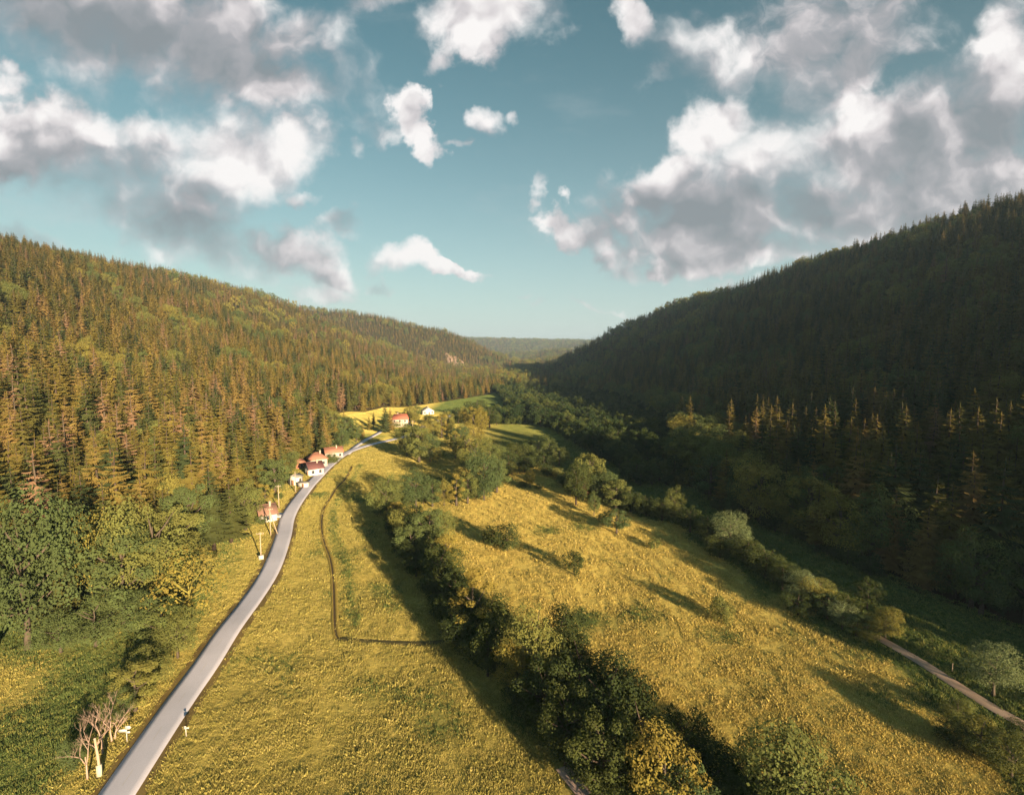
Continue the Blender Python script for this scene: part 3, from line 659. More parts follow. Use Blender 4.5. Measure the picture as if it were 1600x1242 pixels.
# the largest in the picture stand as trees of their own
pxs = hgt / np.maximum(y, 30); inframe = vis & (np.abs(x / np.maximum(y, 1)) < 1.0) & (y > 60)
def pick(m, cnt):
    c = np.where(m & inframe)[0]; c = c[np.argsort(-pxs[c] * (1 + .5 * (footd[c] < 25)))][:cnt]; o = np.zeros(n, bool); o[c] = True; return o
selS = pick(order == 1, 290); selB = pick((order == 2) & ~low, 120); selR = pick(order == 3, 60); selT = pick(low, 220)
GL = {True: 'left', False: 'right'}
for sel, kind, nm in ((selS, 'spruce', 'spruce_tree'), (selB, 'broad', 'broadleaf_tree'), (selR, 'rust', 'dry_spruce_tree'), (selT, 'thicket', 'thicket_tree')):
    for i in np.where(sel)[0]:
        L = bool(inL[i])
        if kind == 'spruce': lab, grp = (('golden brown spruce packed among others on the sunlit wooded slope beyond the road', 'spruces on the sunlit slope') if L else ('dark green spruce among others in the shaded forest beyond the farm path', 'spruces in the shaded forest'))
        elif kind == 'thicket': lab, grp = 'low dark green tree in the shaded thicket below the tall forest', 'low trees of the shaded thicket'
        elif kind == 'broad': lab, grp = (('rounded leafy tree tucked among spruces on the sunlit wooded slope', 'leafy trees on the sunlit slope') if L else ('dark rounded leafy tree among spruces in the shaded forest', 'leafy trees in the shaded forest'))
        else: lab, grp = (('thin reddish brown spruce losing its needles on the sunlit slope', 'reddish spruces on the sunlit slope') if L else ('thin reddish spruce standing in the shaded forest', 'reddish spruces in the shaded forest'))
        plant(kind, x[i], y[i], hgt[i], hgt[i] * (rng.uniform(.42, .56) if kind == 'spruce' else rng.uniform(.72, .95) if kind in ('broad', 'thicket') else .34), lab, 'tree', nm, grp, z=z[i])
rest = ~(selS | selB | selR | selT)
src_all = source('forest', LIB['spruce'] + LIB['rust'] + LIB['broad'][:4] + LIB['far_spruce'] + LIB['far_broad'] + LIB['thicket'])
# indices: 0-4 spruce, 5 rust, 6-9 broad, 10-11 far spruce, 12-13 far broad
ix = np.where(order == 1, rng.integers(0, 5, n), np.where(order == 2, 6 + rng.integers(0, 4, n), 5))
ix = np.where(far & (order == 1), 10 + rng.integers(0, 2, n), ix); ix = np.where(far & (order == 2), 12 + rng.integers(0, 2, n), ix)
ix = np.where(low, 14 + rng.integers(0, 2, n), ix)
h0 = np.where(np.isin(ix, [6, 7, 8, 9, 12, 13, 14, 15]), 14.0, 20.0); sz = hgt / h0
sxy = sz * np.where(h0 > 15, rng.uniform(.85, 1.25, n), rng.uniform(.8, 1.1, n)) * np.where(y > 2200, 1.5, 1)
for nm, mk in (('spruce_forest', (order != 2) & rest), ('broadleaf_forest', (order == 2) & rest)):
    gn_scatter(nm, np.stack([x, y, z - .2], 1)[mk], rng.uniform(0, 6.28, mk.sum()), np.stack([sxy, sxy, sz], 1)[mk], ix[mk], src_all)
print('forest', n, 'near', int((~far).sum()))
# ------------------------------------------------------------------ trees, hedges and bushes of the valley floor
G2 = 'hedge along the farm path'
def ptree(kind, px, py, hp, wp, label, name, cat='tree', group=None, var=None, rz=None):
    """base position and size as read from the photo, turned into metres on the ground"""
    x, y, z = at(px, py)
    if group == G2 and 'tall' not in label: hp, wp = hp * (.62 if px > 1450 else .8), wp * (.75 if px > 1450 else .84)
    k = y * math.cos(R(PITCH)) + (CAM_H - z) * math.sin(R(PITCH)); m = k / FL
    return plant(kind, x, y, hp * m * (1.1 if kind in ('bush', 'spruce', 'darkbush') else 1.30), wp * m * (1.2 if kind == 'spruce' else 1.22), label, cat, name, group, var, rz, z)
G1 = 'trees of the long hedgerow through the meadow'; G2 = 'hedge along the farm path'; G3 = 'trees of the cross row behind the hedgerow'; G4 = 'trees by the big red-roofed house'; G5 = 'trees at the near left of the road'; G6 = 'bushes standing alone in the meadow'
T = [
 # cross row
 ('broad', 604, 812, 56, 46, 'green rounded tree at the road end of the cross row', G3), ('gold', 618, 822, 32, 24, 'small yellowish tree in front of the row end', G3),
 ('broad', 650, 794, 46, 42, 'second tree from the road in the cross row', G3), ('broad', 676, 792, 38, 28, 'narrow green tree third along the cross row', G3),
 ('broad', 694, 790, 32, 20, 'small tree before the orange one in the cross row', G3), ('gold', 713, 790, 40, 24, 'orange brown narrow tree in the cross row', G3), ('broad', 731, 787, 42, 30, 'green tree just after the orange one', G3),
 ('broad', 756, 782, 60, 50, 'broadest light green tree where the cross row meets the hedgerow', G3), ('broad', 776, 770, 46, 34, 'dark green tree behind the broadest tree of the cross row', G3),
 ('broad', 742, 748, 50, 40, 'tall tree behind the broadest tree of the cross row', G3), ('broad', 765, 742, 44, 36, 'bushy tree at the far side of the cross row', G3),
 ('broad', 728, 728, 42, 34, 'green tree at the corner of the small sunlit field', G3),
 # cluster beyond, at the bend of the road
 ('broad', 636, 714, 42, 34, 'dark tree at the bend where the road disappears', G4), ('broad', 655, 722, 48, 40, 'large leafy tree beside the road bend clump', G4), ('broad', 672, 722, 36, 28, 'green tree ending the clump at the bend', G4), ('sparse', 683, 724, 20, 16, 'small bare topped tree at the field edge', G4),
 ('spruce', 602, 676, 44, 18, 'tall narrow brown spruce beside the big red-roofed house', G4), ('spruce', 610, 672, 34, 14, 'shorter spruce touching the big red-roofed house', G4),
 ('broad', 640, 658, 20, 18, 'bushy tree at the gable of the big house', G4), ('broad', 648, 661, 17, 15, 'round bush like tree in the big house garden', G4), ('broad', 652, 652, 16, 15, 'small tree behind the big house garden', G4), ('bush', 618, 667, 8, 12, 'low garden hedge before the big house', G4),
 ('broad', 668, 672, 20, 12, 'slim tree on the meadow below the white house', G4), ('broad', 676, 690, 30, 24, 'tree with warm brown foliage beyond the road end', G4), ('broad', 660, 693, 26, 22, 'green tree hiding the end of the road', G4),
 ('gold', 690, 684, 30, 20, 'yellow brown tree among the road end trees', G4), ('broad', 698, 682, 34, 24, 'green tree right of the road end trees', G4), ('broad', 705, 672, 26, 20, 'small green tree above the road end trees', G4),
 ('spruce', 584, 668, 24, 8, 'small dark spruce on the slope meadow edge', G4), ('spruce', 577, 672, 22, 9, 'small dark spruce beside the side road', G4), ('spruce', 566, 682, 22, 9, 'little spruce below the slope meadow', G4), ('broad', 557, 690, 22, 18, 'leafy tree above the side road junction', G4),
 ('gold', 752, 690, 46, 20, 'tall bright yellow poplar shaped tree in the valley', G4), ('gold', 740, 680, 36, 18, 'second tall yellow tree left of the brightest', G4), ('gold', 728, 676, 34, 18, 'orange topped tree in the valley clump', G4), ('broad', 733, 694, 30, 18, 'green tree in front of the yellow clump', G4), ('gold', 750, 694, 20, 14, 'short yellow tree at the foot of the tallest', G4),
 ('dull', 765, 668, 26, 26, 'dark tree behind the yellow clump', G4), ('dull', 716, 662, 22, 22, 'dark tree by the far green field', G4), ('dull', 745, 652, 22, 26, 'dark tree between the two far fields', G4), ('dull', 760, 660, 18, 24, 'dark bushy tree at the far field corner', G4),
 ('gold', 712, 716, 36, 20, 'yellow brown tree beside the striped field', G4), ('broad', 720, 706, 34, 24, 'green tree beside the striped field', G4), ('broad', 705, 700, 24, 20, 'low green tree at the striped field', G4),
 ('broad', 762, 728, 30, 30, 'bushy tree where the hedgerow turns', G3), ('broad', 780, 738, 34, 30, 'green bush like tree past the hedgerow turn', G3), ('dull', 795, 742, 30, 30, 'dull green tree by the narrow green strip', G3),
 ('dull', 808, 722, 26, 26, 'dark tree below the shaded field', G3), ('dull', 825, 718, 26, 24, 'second dark tree below the shaded field', G3), ('broad', 842, 722, 30, 22, 'lighter tree below the shaded field', G3), ('broad', 858, 724, 34, 24, 'bright tree at the end of the shaded field', G3), ('broad', 874, 728, 26, 24, 'small round tree past the shaded field', G3), ('dull', 850, 735, 22, 26, 'dark bush below the bright tree', G3), ('dull', 820, 738, 22, 28, 'dark bush in the hollow', G3),
 # the long hedgerow, far to near
 ('broad', 634, 856, 44, 38, 'green tree at the head of the hedgerow', G1), ('dull', 655, 852, 50, 42, 'dark tree at the head of the hedgerow', G1), ('broad', 672, 862, 58, 46, 'tall olive tree behind the hedgerow head', G1), ('broad', 690, 850, 46, 36, 'green tree facing the far meadow', G1), ('broad', 642, 882, 52, 44, 'light green tree on the road side of the hedgerow', G1),
 ('broad', 658, 888, 30, 22, 'small pale tree in the hedgerow shade', G1), ('dull', 675, 900, 50, 40, 'dark tree deep in the hedgerow', G1), ('gold', 697, 898, 52, 42, 'golden tree leaning over the far meadow', G1), ('sparse', 708, 892, 48, 40, 'pale ragged tree at the meadow edge of the hedgerow', G1),
 ('dull', 690, 930, 62, 48, 'dark trunked tree below the ragged one', G1), ('dull', 712, 960, 62, 44, 'shaded tree beside the golden thin tree', G1), ('gold', 738, 1008, 92, 60, 'thin golden tree alone in the hedgerow shade', G1), ('dull', 700, 985, 50, 40, 'low dark tree in the hedgerow shade', G1),
 ('dull', 765, 1010, 66, 56, 'dark tree behind the thin golden tree', G1), ('dull', 775, 1050, 74, 60, 'dark tree before the pale green pair', G1), ('broad', 838, 1095, 120, 78, 'large pale green sunlit tree midway in the hedgerow', G1), ('gold', 805, 1095, 84, 50, 'yellow green tree under the large pale one', G1), ('dull', 876, 1060, 92, 60, 'bluish green tree behind the large pale one', G1),
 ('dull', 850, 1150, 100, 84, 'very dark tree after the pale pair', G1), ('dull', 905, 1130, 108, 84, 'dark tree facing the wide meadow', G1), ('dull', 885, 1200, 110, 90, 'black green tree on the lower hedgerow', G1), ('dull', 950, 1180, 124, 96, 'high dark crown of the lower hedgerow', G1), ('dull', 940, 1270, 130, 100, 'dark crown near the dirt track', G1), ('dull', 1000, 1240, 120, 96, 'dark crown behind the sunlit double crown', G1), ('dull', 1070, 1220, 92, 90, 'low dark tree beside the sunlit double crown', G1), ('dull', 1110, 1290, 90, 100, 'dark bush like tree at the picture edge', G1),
 ('gold', 1035, 1330, 160, 100, 'sunlit yellow green double crown at the hedgerow end', G1), ('broad', 1068, 1340, 130, 80, 'lower half of the sunlit double crown', G1),
 ('broad', 1245, 1380, 190, 150, 'big round blue green tree at the lower edge of the photo', G1), ('dull', 1180, 1330, 120, 100, 'dark tree left of the big round tree', G1), ('broad', 1300, 1390, 130, 100, 'tree against the big round tree', G1),
 # right hedge
 ('dull', 900, 790, 58, 34, 'dull tall tree at the start of the path hedge', G2), ('broad', 920, 778, 60, 40, 'tall leafy tree at the start of the path hedge', G2), ('broad', 942, 785, 50, 44, 'round crowned tree in the upper path hedge', G2), ('broad', 962, 797, 50, 48, 'broad sunlit tree in the upper path hedge', G2), ('dull', 985, 800, 38, 40, 'dark round tree in the upper path hedge', G2),
 ('broad', 928, 806, 30, 18, 'slim bush below the tall hedge trees', G2), ('broad', 963, 834, 42, 42, 'round olive tree standing off the path hedge', G2), ('bush', 945, 820, 22, 26, 'low bush between the round tree and the hedge', G2),
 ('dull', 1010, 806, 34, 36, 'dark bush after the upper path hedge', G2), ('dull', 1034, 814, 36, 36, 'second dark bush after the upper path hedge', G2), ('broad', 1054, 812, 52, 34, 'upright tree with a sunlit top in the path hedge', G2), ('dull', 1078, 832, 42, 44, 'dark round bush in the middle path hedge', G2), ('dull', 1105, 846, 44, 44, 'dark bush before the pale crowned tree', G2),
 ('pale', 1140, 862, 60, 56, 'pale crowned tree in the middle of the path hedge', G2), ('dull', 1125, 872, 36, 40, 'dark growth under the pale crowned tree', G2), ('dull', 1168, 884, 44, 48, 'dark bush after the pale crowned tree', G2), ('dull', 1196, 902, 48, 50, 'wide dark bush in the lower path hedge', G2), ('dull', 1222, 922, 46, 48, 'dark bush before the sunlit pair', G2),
 ('pale', 1252, 944, 50, 50, 'first pale sunlit bush of the lower path hedge', G2), ('broad', 1270, 952, 48, 44, 'second sunlit bush of the lower path hedge', G2), ('dull', 1246, 962, 34, 40, 'dark base bush by the sunlit pair', G2), ('broad', 1292, 968, 44, 42, 'leafy bush third from the hedge end', G2), ('pale', 1316, 982, 40, 42, 'pale bush second from the hedge end', G2), ('broad', 1338, 994, 38, 42, 'leafy bush near the hedge end', G2), ('broad', 1354, 1002, 32, 34, 'last leafy bush where the farm path comes out', G2),
 ('broad', 828, 762, 24, 16, 'small lone tree on the green strip', G6), ('bush', 818, 760, 8, 14, 'tiny bush beside the small lone tree', G6), ('bush', 842, 764, 8, 14, 'tiny bush on the far side of the lone tree', G6),
 ('broad', 1265, 842, 86, 62, 'round leafy tree with a lit top before the dark forest', 'leafy trees at the forest foot'), ('dull', 1215, 812, 60, 50, 'dark leafy tree left of the lit topped round tree', 'leafy trees at the forest foot'),
 ('dull', 1160, 790, 56, 46, 'dark leafy tree at the forest foot behind the hedge', 'leafy trees at the forest foot'),
 ('dull', 1355, 952, 42, 34, 'slender young tree with a pale trunk on the shaded meadow', G6), ('pale', 1552, 1088, 66, 60, 'pale silvery tree standing alone by the farm path', G6), ('dull', 1490, 935, 50, 60, 'dark bushy tree at the forest edge above the shaded meadow', 'leafy trees at the forest foot'),
 ('broad', 1495, 1128, 50, 44, 'small lit bush where the path leaves the photo', G2), ('broad', 1530, 1180, 74, 80, 'big ragged sunlit bush below the farm path', G2), ('dull', 1490, 1165, 50, 60, 'dark side of the ragged bush clump', G2), ('broad', 1580, 1215, 80, 80, 'sunlit bush at the right edge of the photo', G2), ('dull', 1596, 1165, 40, 44, 'dark bush touching the farm path', G2),
 # bushes in the meadow
 ('darkbush', 768, 852, 30, 36, 'dark bush left half of the meadow pair', G6), ('darkbush', 792, 862, 38, 40, 'dark bush right half of the meadow pair', G6), ('darkbush', 897, 898, 36, 32, 'upright dark bush alone in mid meadow', G6), ('bush', 1127, 972, 38, 34, 'faint rounded bush alone on the wide meadow', G6), ('bush', 1022, 858, 16, 20, 'tiny bush alone near the path hedge', G6),
 # near left
 ('broad', 45, 1015, 190, 120, 'huge dark leafy tree at the left edge of the photo', G5), ('broad', -15, 1020, 180, 120, 'huge leafy tree cut by the left edge', G5), ('spruce', 100, 985, 120, 62, 'golden brown spruce behind the ivy covered trunk', G5), ('sparse', 147, 965, 130, 60, 'tree with a yellow ivy covered trunk', G5),
 ('broad', 195, 975, 128, 90, 'leafy tree between the ivy trunk and the meadow', G5), ('broad', 245, 950, 130, 96, 'tall wide sunlit tree above the road meadow', G5), ('broad', 190, 915, 96, 80, 'leafy tree behind the tall wide one', G5), ('broad', 268, 905, 96, 76, 'grey green tree with a visible pale trunk', G5), ('sparse', 298, 985, 92, 96, 'yellow tree with bare spreading branches near the road', G5), ('broad', 255, 1020, 64, 60, 'low leafy tree below the yellow branching one', G5),
 ('broad', 150, 1010, 60, 70, 'bushy growth at the foot of the near wood', G5), ('broad', 95, 1020, 50, 60, 'low bush at the edge of the near left meadow', G5), ('broad', 300, 865, 92, 66, 'grey green tree left of the conifers by the barn', G5), ('broad', 265, 845, 84, 70, 'leafy tree with a lit top behind the road meadow', G5), ('spruce', 335, 860, 92, 52, 'conifer in front of the barn wood', G5), ('spruce', 362, 848, 92, 54, 'bluish conifer closest to the barn', G5), ('broad', 384, 828, 60, 50, 'leafy tree beside the barn wood', G5), ('broad', 236, 1000, 70, 60, 'green tree shading the near meadow', G5), ('broad', 278, 1028, 60, 50, 'leafy bush leaning to the road', G5),
 ('broad', 212, 1112, 66, 56, 'small green roadside tree behind the dead trees', G5), ('broad', 232, 1082, 52, 44, 'young roadside tree with two pale stems', G5), ('broad', 190, 1130, 44, 34, 'sapling between the road sign and the roadside tree', G5), ('bush', 118, 1200, 40, 34, 'green bush at the foot of the dead trees', G5), ('bush', 236, 1050, 36, 40, 'bush on the verge under the leaning trees', G5),
 ('bush', 395, 812, 22, 24, 'dark bush against the barn wall', 'bushes around the roadside houses'), ('bush', 408, 820, 14, 16, 'small bush in front of the barn gable', 'bushes around the roadside houses'), ('gold', 415, 790, 28, 20, 'yellow tree behind the barn', 'bushes around the roadside houses'),
 ('spruce', 440, 758, 60, 18, 'reddish narrow spruce above the white cabin', 'bushes around the roadside houses'), ('broad', 455, 737, 26, 24, 'round dark tree above the white cabin', 'bushes around the roadside houses'), ('broad', 430, 770, 46, 42, 'green tree left of the white cabin', 'bushes around the roadside houses'), ('spruce', 482, 716, 40, 20, 'dark spruce behind the red hut', 'bushes around the roadside houses'), ('spruce', 505, 712, 44, 20, 'dark spruce behind the orange roofed house', 'bushes around the roadside houses'), ('bush', 515, 722, 9, 30, 'clipped dark hedge between the houses', 'bushes around the roadside houses'), ('broad', 536, 700, 24, 20, 'round green tree past the last roadside house', 'bushes around the roadside houses'), ('bush', 437, 780, 10, 9, 'small dark clipped tree beside the road', 'bushes around the roadside houses'),
]
for i, (kind, px, py, hp, wp, lab, g) in enumerate(T):
    nm = {'bush': 'bush', 'darkbush': 'bush', 'spruce': 'spruce_tree'}.get(kind, 'leafy_tree'); ptree(kind, px, py, hp, wp, lab, nm, 'bush' if 'bush' in kind else 'tree', g, var=i)
# dark understory that closes the gaps of the hedgerow
HROW = [at(*p)[:2] for p in [(620, 830), (655, 880), (690, 925), (715, 975), (760, 1020), (815, 1090), (865, 1150), (915, 1215), (960, 1290), (1010, 1370)]]
seg = smooth_line(HROW, 2.4)
for i, p in enumerate(seg):
    if p[1] < 52: continue
    x, y = p[0] + random.uniform(-3.5, 3.5), p[1] + random.uniform(-1, 1)
    plant('dull', x, y, random.uniform(4, 8.5), random.uniform(5.5, 8), 'dark undergrowth tree filling the foot of the hedgerow', 'tree', 'undergrowth_tree', 'undergrowth of the long hedgerow')
seg = smooth_line([at(*p)[:2] for p in [(600, 806), (650, 790), (700, 786), (755, 776), (790, 745), (860, 745), (905, 778)]], 3.2)
for i, p in enumerate(seg):
    plant('dull' if i % 3 else 'broad', p[0] + random.uniform(-2, 2), p[1] + random.uniform(-1, 2), random.uniform(3, 6), random.uniform(4, 6.5), 'low leafy shrub at the foot of the cross row', 'shrub', 'shrub', 'shrubs under the cross row')
seg = smooth_line(HEDGE_R, 3.4)
for i, p in enumerate(seg):
    plant('dull' if i % 4 else 'broad', p[0] + random.uniform(-1.5, 2.5), p[1] + random.uniform(-1, 1), random.uniform(3, 6), random.uniform(4.5, 6.5), 'low dark shrub filling the hedge along the farm path', 'shrub', 'shrub', 'shrubs of the path hedge')
for (x, y, h) in [(40, 27, 14), (49, 15, 18), (57, 2, 21), (65, -11, 22), (73, -23, 22), (81, -36, 22)]:  # unseen trees added to throw shade over the lower hedgerow
    plant('dull', x, y, h, h * .9, 'unseen dark tree added outside the view to shade the hedgerow', 'tree', 'shade_caster_tree', 'added shade trees below the viewpoint')
# dry reddish conifer in the upper hedge
ptree('rust', 911, 782, 52, 22, 'dry pinkish conifer at the start of the path hedge', 'dry_spruce_tree', 'tree', G2)
# undergrowth along the forest edges, far field hedges
for j in range(70):
    L = j % 2 == 0; y = rng.uniform(95, 330) if L else rng.uniform(90, 215); x = float(side_x(y, FOOT_L if L else FOOT_R)) + (rng.uniform(-2, 3) if L else rng.uniform(-3, 2))
    if float(dist_line(np.array([x]), np.array([y]), [tuple(p) for p in ROAD[::3]])[0]) < 6: continue
    if L and 170 < y < 265: continue
    plant('bush' if rng.random() < .6 else ('broad' if L else 'dull'), x, y, rng.uniform(3, 6), rng.uniform(4, 7), 'leafy shrub at the foot of the sunlit wooded slope' if L else 'dark shrub along the foot of the shaded forest', 'shrub', 'edge_shrub', 'shrubs along the sunlit forest edge' if L else 'shrubs along the shaded forest edge')

# dead trees by the road
def dead_mesh(seed, h):
    r = random.Random(seed); mb = MB(); mt = MB()
    def grow(p, dr, ln, ra, dep, out):
        pts = [p]; q = np.array(p); d_ = np.array(dr)
        for k in range(3):
            d_ = d_ + np.array([r.uniform(-.14, .14), r.uniform(-.14, .14), .05]); d_ /= np.linalg.norm(d_); q = q + d_ * ln / 3; pts.append(q.copy())
        out.tube(pts, [ra, ra * .85, ra * .7, ra * .5], 5)
        if dep == 0: return
        for k in range(r.choice((2, 3, 3))):
            a = r.uniform(0, 6.28); s = r.uniform(.35, .75); nd = d_ + s * np.array([math.cos(a), math.sin(a), r.uniform(-.1, .3)]); nd /= np.linalg.norm(nd)
            grow(pts[r.choice((2, 3, 3))], nd, ln * r.uniform(.55, .8), ra * .52, dep - 1, mb)
    grow(np.array((0, 0, -.2)), (0.02, 0, 1), h * .40, .13, 5, mt)
    return mb.mesh('branches', PINKWOOD), mt.mesh('trunk', PINKWOOD)
for i, (px, py, hp, lab) in enumerate([(137, 1218, 104, 'tallest bleached dead tree with forked bare branches by the road'), (152, 1190, 70, 'bare dead tree leaning between the tallest one and the sign'), (160, 1182, 74, 'thin dead tree with twiggy branches in the middle of the group'), (175, 1160, 66, 'bare dead tree nearest the direction sign'), (180, 1156, 54, 'small dead sapling behind the direction sign')]):
    x, y, z = at(px, py); m_ = (y + 4) / FL * 1.05; h = hp * m_ * .9
    b, t_ = dead_mesh(60 + i, h); t = thing('dead_tree', lab, 'dead tree', (x, y, z), i * 1.3, group='dead trees by the road'); obj('branches', b, t); obj('trunk', t_, t)

# ------------------------------------------------------------------ houses
WALL = simple('lime_wall', (.56, .50, .43), .9, .08, 1.5); WALLW = simple('white_wall', (.62, .60, .56), .9, .10, 1.5)
TILE = simple('brown_tiles', (.27, .16, .12), .85, .2, 3.0, .3); TILER = simple('red_tiles', (.42, .15, .10), .85, .15, 3.0, .3); TILEP = simple('dark_plum_tiles', (.16, .075, .075), .7, .2, 3.0, .3); TILEO = simple('orange_tiles', (.40, .19, .13), .85, .15, 3.0, .3)
GREYR = simple('grey_roof', (.25, .24, .22), .8, .15, 3.0); GLASS = simple('window_glass', (.04, .05, .06), .2, .1); WOODF = simple('painted_wood', (.28, .14, .08), .8, .2); WOODP = simple('pole_wood', (.42, .33, .24), .9, .2); WHITE = simple('white_enamel', (.55, .54, .50), .5, .05); STONE = simple('plinth_stone', (.42, .36, .30), .9, .2)
def house(px, py, w, l, wallh, roofh, rz, wall, roof, label, cat='house', name='house', hip=0.0, wins=(2, 2), storeys=1, chim=True, door=True, shutters=None, group=None, off=(0, 0)):
    """w across the gable (x), l along the ridge (y)"""
    x, y, z = at(px, py); x += off[0]; y += off[1]; w *= .86; l *= .86; wallh *= .88; roofh *= .88; z = min(H1(x + a, y + b) for a in (-w / 2, w / 2) for b in (-l / 2, l / 2))
    t = thing(name, label, cat, (x, y, z), rz, group=group); hw, hl = w / 2, l / 2
    mb = MB(); mb.add([(-hw, -hl, -.5), (hw, -hl, -.5), (hw, hl, -.5), (-hw, hl, -.5), (-hw, -hl, wallh), (hw, -hl, wallh), (hw, hl, wallh), (-hw, hl, wallh), (0, -hl + hip, wallh + roofh), (0, hl - hip, wallh + roofh)],
        [(0, 1, 5, 4), (1, 2, 6, 5), (2, 3, 7, 6), (3, 0, 4, 7), (4, 5, 8), (6, 7, 9), (5, 6, 9, 8), (7, 4, 8, 9)])
    obj('wall', (mb, wall), t)
    ov = .45; th = .16; k = roofh / hw; e = (hw + ov); zl = wallh - k * ov + .04; zr = wallh + roofh + .04; hy = hl + ov; hh = hip + 0.0
    mb = MB()
    for dz in (0, 1):
        pass
    V = []
    for s_ in (0, th): V += [(-e, -hy, zl + s_), (e, -hy, zl + s_), (e, hy, zl + s_), (-e, hy, zl + s_), (0, -hy + hh, zr + s_), (0, hy - hh, zr + s_)]
    F = [(6, 7, 10), (7, 8, 11, 10), (8, 9, 11), (9, 6, 10, 11), (1, 0, 4), (2, 1, 4, 5), (3, 2, 5), (0, 3, 5, 4), (0, 1, 7, 6), (1, 2, 8, 7), (2, 3, 9, 8), (3, 0, 6, 9)]
    if hip == 0: F = [(7, 8, 11, 10), (9, 6, 10, 11), (2, 1, 4, 5), (0, 3, 5, 4), (1, 2, 8, 7), (3, 0, 6, 9), (0, 4, 10, 6), (4, 1, 7, 10), (2, 5, 11, 8), (5, 3, 9, 11)]
    mb.add(V, F); rf = obj('roof', (mb, roof), t)
    mb = MB(); mb.box((0, 0, zr + th + .02), (.34, 2 * (hy - hh), .12)); obj('ridge_tiles', (mb, roof), rf)
    if chim: mb = MB(); mb.box((.7, hl * .35, zr + .15), (.6, .6, 1.7)); mb.box((.7, hl * .35, zr + 1.05), (.75, .75, .14)); obj('chimney', (mb, STONE), rf)
    st = wallh / storeys
    for s in range(storeys):
        zc = s * st + st * .55
        for side in (0, 1, 2, 3):
            L_, nwin = (w, wins[0]) if side % 2 == 0 else (l, wins[1])
            for q in range(nwin):
                o_ = (q + .5) / nwin * L_ - L_ / 2
                if side == 0: c, d_, fr = (o_, -hl - .03, zc), (.95, .10, 1.25), (1.2, .07, 1.5)
                elif side == 2: c, d_, fr = (o_, hl + .03, zc), (.95, .10, 1.25), (1.2, .07, 1.5)
                elif side == 1: c, d_, fr = (hw + .03, o_, zc), (.10, .95, 1.25), (.07, 1.2, 1.5)
                else: c, d_, fr = (-hw - .03, o_, zc), (.10, .95, 1.25), (.07, 1.2, 1.5)
                if door and s == 0 and side == 0 and q == nwin // 2: continue
                mb = MB(); mb.box(c, fr); wn = obj('window', (mb, shutters or WHITE), t); mb = MB(); mb.box(c, d_); obj('pane', (mb, GLASS), wn)
    if door:
        mb = MB(); mb.box((.5 if wins[0] > 1 else 0, -hl - .04, 1.05), (1.1, .12, 2.1)); dr = obj('door', (mb, WOODF), t)
        mb = MB(); mb.box((.9 if wins[0] > 1 else .4, -hl - .13, 1.0), (.08, .07, .2)); obj('handle', (mb, GLASS), dr)
    return t
GH = 'houses along the road'
house(417, 812, 5.8, 5.6, 3.0, 2.6, R(-52), WALLW, TILE, 'small white barn with a brown tiled gable roof beside the road', 'barn', 'barn', wins=(1, 1), group=GH)
# white cabin with a shallow roof and its terrace
house(462, 757, 4.6, 4.0, 3.8, .7, R(-15), WALLW, GREYR, 'little white cabin with a nearly flat grey roof above the road', 'cabin', 'cabin', wins=(1, 1), chim=False, group=GH)
x, y, z = at(469, 760); t = thing('garden_shed', 'low white shed with a pinkish base next to the flat roofed cabin', 'shed', (x + 1.5, y - .5, z), R(-15), group=GH)
mb = MB(); mb.box((0, 0, .7), (4.0, 2.2, 1.9)); obj('wall', (mb, WALLW), t); mb = MB(); mb.box((0, 0, 1.75), (4.4, 2.6, .16)); obj('roof', (mb, GREYR), t); mb = MB(); mb.box((.6, -1.14, .65), (.9, .08, 1.7)); obj('door', (mb, WOODF), t)
house(491, 741, 7.4, 7.0, 3.6, 2.5, R(-50), WALLW, TILEP, 'white house under a dark plum coloured roof close to the road', wins=(2, 2), group=GH)
house(493, 730, 8.6, 8.0, 4.6, 2.6, R(-50), WALL, TILEO, 'pale house with an orange hipped roof behind the dark roofed house', hip=2.6, wins=(2, 2), group=GH, off=(0, 2))
house(467, 731, 4.8, 4.2, 2.8, 1.5, R(-30), simple('red_boards', (.42, .18, .12), .85, .2), TILEO, 'tiny reddish hut under trees behind the roadside houses', 'hut', 'hut', wins=(1, 1), chim=False, group=GH)
house(521, 714, 8.0, 9.5, 3.4, 2.3, R(-62), WALL, TILEO, 'long low house with a pale orange roof before the road fork', wins=(2, 3), group=GH)
house(626, 666, 9.0, 12.5, 6.4, 3.4, R(96), WALL, TILER, 'big cream house with a bright red hipped roof on the hillside meadow', hip=1.3, wins=(2, 3), storeys=2, group='houses up the valley')
house(668, 647, 11.0, 8.0, 3.6, 3.0, R(25), WALLW, GREYR, 'white gabled house with a grey roof farthest up the valley', wins=(3, 2), group='houses up the valley')
house(636, 665, 4.5, 4.0, 2.4, 1.2, R(60), WALL, TILEO, 'small outbuilding beside the big cream house', 'shed', 'outbuilding', wins=(1, 1), chim=False, group='houses up the valley')

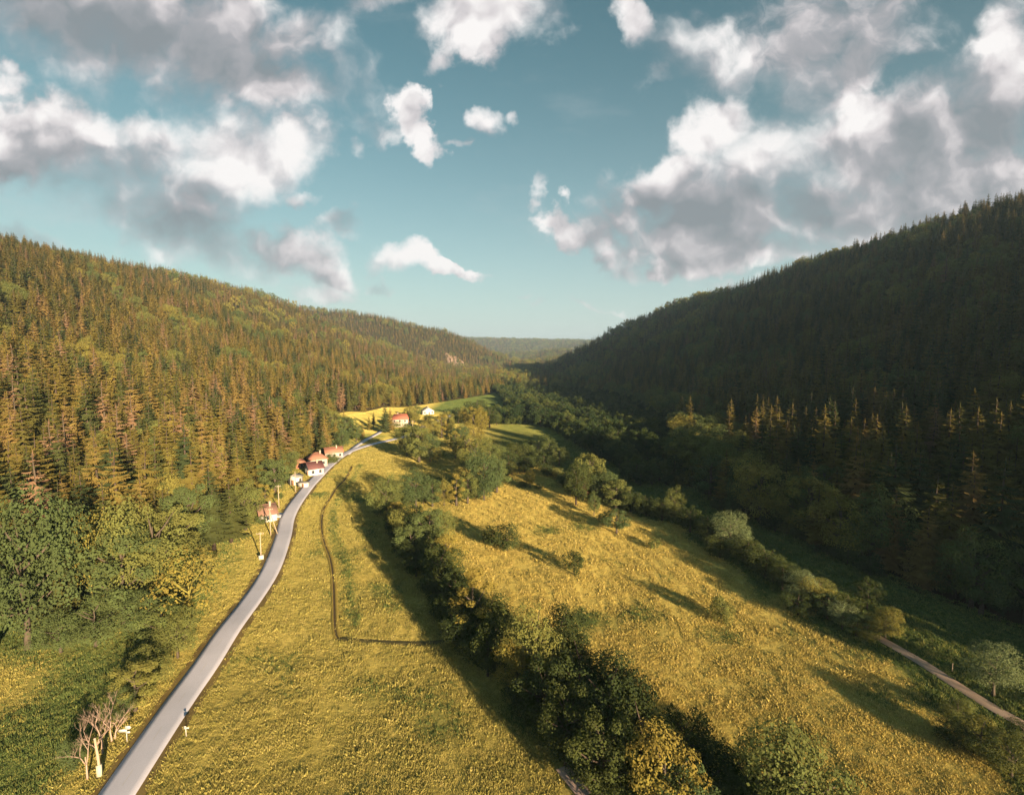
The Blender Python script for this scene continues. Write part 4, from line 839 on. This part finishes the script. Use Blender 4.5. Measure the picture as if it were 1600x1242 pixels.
# ------------------------------------------------------------------ poles and signs
def pole(px, py, h, label, arms=True, box=False, brace=False):
    x, y, z = at(px, py); t = thing('utility_pole', label, 'utility pole', (x, y, z), R(20), group='utility poles along the road')
    mb = MB(); mb.tube([(0, 0, -.4), (0, 0, h * .5), (0.03, 0, h)], [.17, .15, .11], 8); obj('post', (mb, WOODP), t)
    if arms:
        mb = MB(); mb.box((0, .15, h - .5), (1.7, .12, .14)); a = obj('crossarm', (mb, WOODP), t)
        mb = MB()
        for q in (-.75, -.25, .25, .75): mb.tube([(q, .15, h - .45), (q, .15, h - .2)], [.05, .04], 6)
        obj('insulators', (mb, WHITE), a)
    if brace: mb = MB(); mb.tube([(1.9, 0, -.3), (.05, 0, h * .85)], [.14, .10], 8); obj('brace', (mb, WOODP), t)
    if box: mb = MB(); mb.box((.1, -.45, .5), (1.1, .5, 1.1)); mb.box((.1, -.45, 1.08), (1.2, .6, .08)); obj('junction_box', (mb, WHITE), t)
    return t
pole(408, 874, 7.0, 'wooden pole with a white box at its foot beside the road', box=True)
pole(423, 837, 8.0, 'braced wooden pole in the grass just below the barn', brace=True)
pole(436, 795, 8.0, 'slim wooden pole by the driveway of the barn')
pole(462, 770, 8.0, 'wooden pole in front of the flat roofed cabin', arms=False)
pole(372, 806, 7.0, 'pale leaning pole among bushes left of the barn', arms=False)
pole(645, 676, 8.0, 'distant wooden pole below the big cream house')
x, y, z = at(157, 1216); t = thing('old_post', 'broken grey post with a pale thick foot among the dead trees', 'post', (x, y, z)); mb = MB(); mb.tube([(0, 0, -.3), (-.1, 0, 2.5), (-.35, 0, 5.0)], [.17, .15, .13], 7); obj('shaft', (mb, WOODP), t); mb = MB(); mb.box((.05, -.12, .75), (.5, .42, 1.7), .3); obj('foot', (mb, simple('pale_concrete', (.52, .48, .36), .9, .1)), t)
def signpost(px, py, h, panels, label, rz):
    x, y, z = at(px, py); t = thing('direction_sign', label, 'road sign', (x, y, z), rz, group='road signs')
    mb = MB(); mb.tube([(0, 0, -.3), (0, 0, h)], [.05, .05], 8); obj('post', (mb, WHITE), t)
    for (cx, cz, w, hh, sgn) in panels:
        w *= .75; hh *= .7; mb = MB(); a = w / 2; b = hh / 2; pt = b * .9
        o_ = [(cx - a, -b), (cx + a, -b), (cx + a + (pt if sgn > 0 else 0), 0), (cx + a, b), (cx - a, b), (cx - a - (pt if sgn < 0 else 0), 0)]
        V = [(u_, -.08, cz + v_) for u_, v_ in o_] + [(u_, -.05, cz + v_) for u_, v_ in o_]
        mb.add(V, [tuple(range(6)), tuple(range(11, 5, -1))] + [(i, i + 6, (i + 1) % 6 + 6, (i + 1) % 6) for i in range(6)])
        obj('panel', (mb, WHITE), t)
    return t
signpost(199, 1163, 2.3, [(-.35, 1.75, 1.2, .55, -1), (.15, 2.1, .7, .7, 1), (.15, 1.45, .6, .4, 1)], 'white direction sign with three boards left of the road', R(10))
signpost(291, 1150, 1.35, [(.08, 1.2, .8, .30, 1), (-.05, 1.42, .36, .2, -1)], 'small white arrow sign on the right verge of the road', R(10))
for i, (px, py) in enumerate([(1470, 1052), (1586, 1118), (1360, 1000)]):
    x, y, z = at(px, py); x += 1.8; t = thing('marker_post', ['short wooden post on the meadow side of the path middle', 'short wooden post where the path nears the photo edge', 'short wooden post at the hedge end'][i], 'post', (x, y, z), group='posts by the farm path'); mb = MB(); mb.tube([(0, 0, -.3), (0, 0, 1.5)], [.07, .06], 6); obj('shaft', (mb, WOODP), t)

# rock scar on the far hill
x, y, z = at(712, 566)
ROCK = simple('bare_rock', (.50, .34, .25), .9, .35, .25, .6)
def scar():
    mb = MB(); n1, n2 = 22, 16; V = []
    r = np.random.default_rng(5)
    for i in range(n1):
        for j in range(n2):
            a, b = i / (n1 - 1) - .5, j / (n2 - 1) - .5
            sx = 70 * a * (1 - .45 * b); sy = 150 * b
            X, Y = x + sx + 40 * b * -1, y + sy
            edge = max(0, abs(a) * 2 - .7) + max(0, abs(b) * 2 - .75)
            V.append((X, Y, H1(X, Y) + 3.5 + r.uniform(-1.5, 2.5) - edge * 22))
    F = [(i * n2 + j, (i + 1) * n2 + j, (i + 1) * n2 + j + 1, i * n2 + j + 1) for i in range(n1 - 1) for j in range(n2 - 1)]
    mb.add(V, F); return struct(obj('rock_outcrop', (mb, ROCK)))
scar()

# ------------------------------------------------------------------ haze
HZ = bpy.data.materials.new('haze'); HZ.use_nodes = True; HZ.node_tree.nodes.clear(); n = NT(HZ.node_tree)
pv = n.n('ShaderNodeVolumePrincipled', ins={'Color': (.52, .76, 1.0, 1), 'Density': 0.00009, 'Anisotropy': 0.1})
n.n('ShaderNodeOutputMaterial', ins={'Volume': pv.outputs[0]})
mb = MB(); zb, zt = float(ZZ.min()) - 1.0, float(ZZ.max()) + 45
mb.box((0, 3750, (zb + zt) / 2), (18100, 10600, zt - zb)); hb = obj('haze', (mb, HZ)); hb['kind'] = 'stuff'
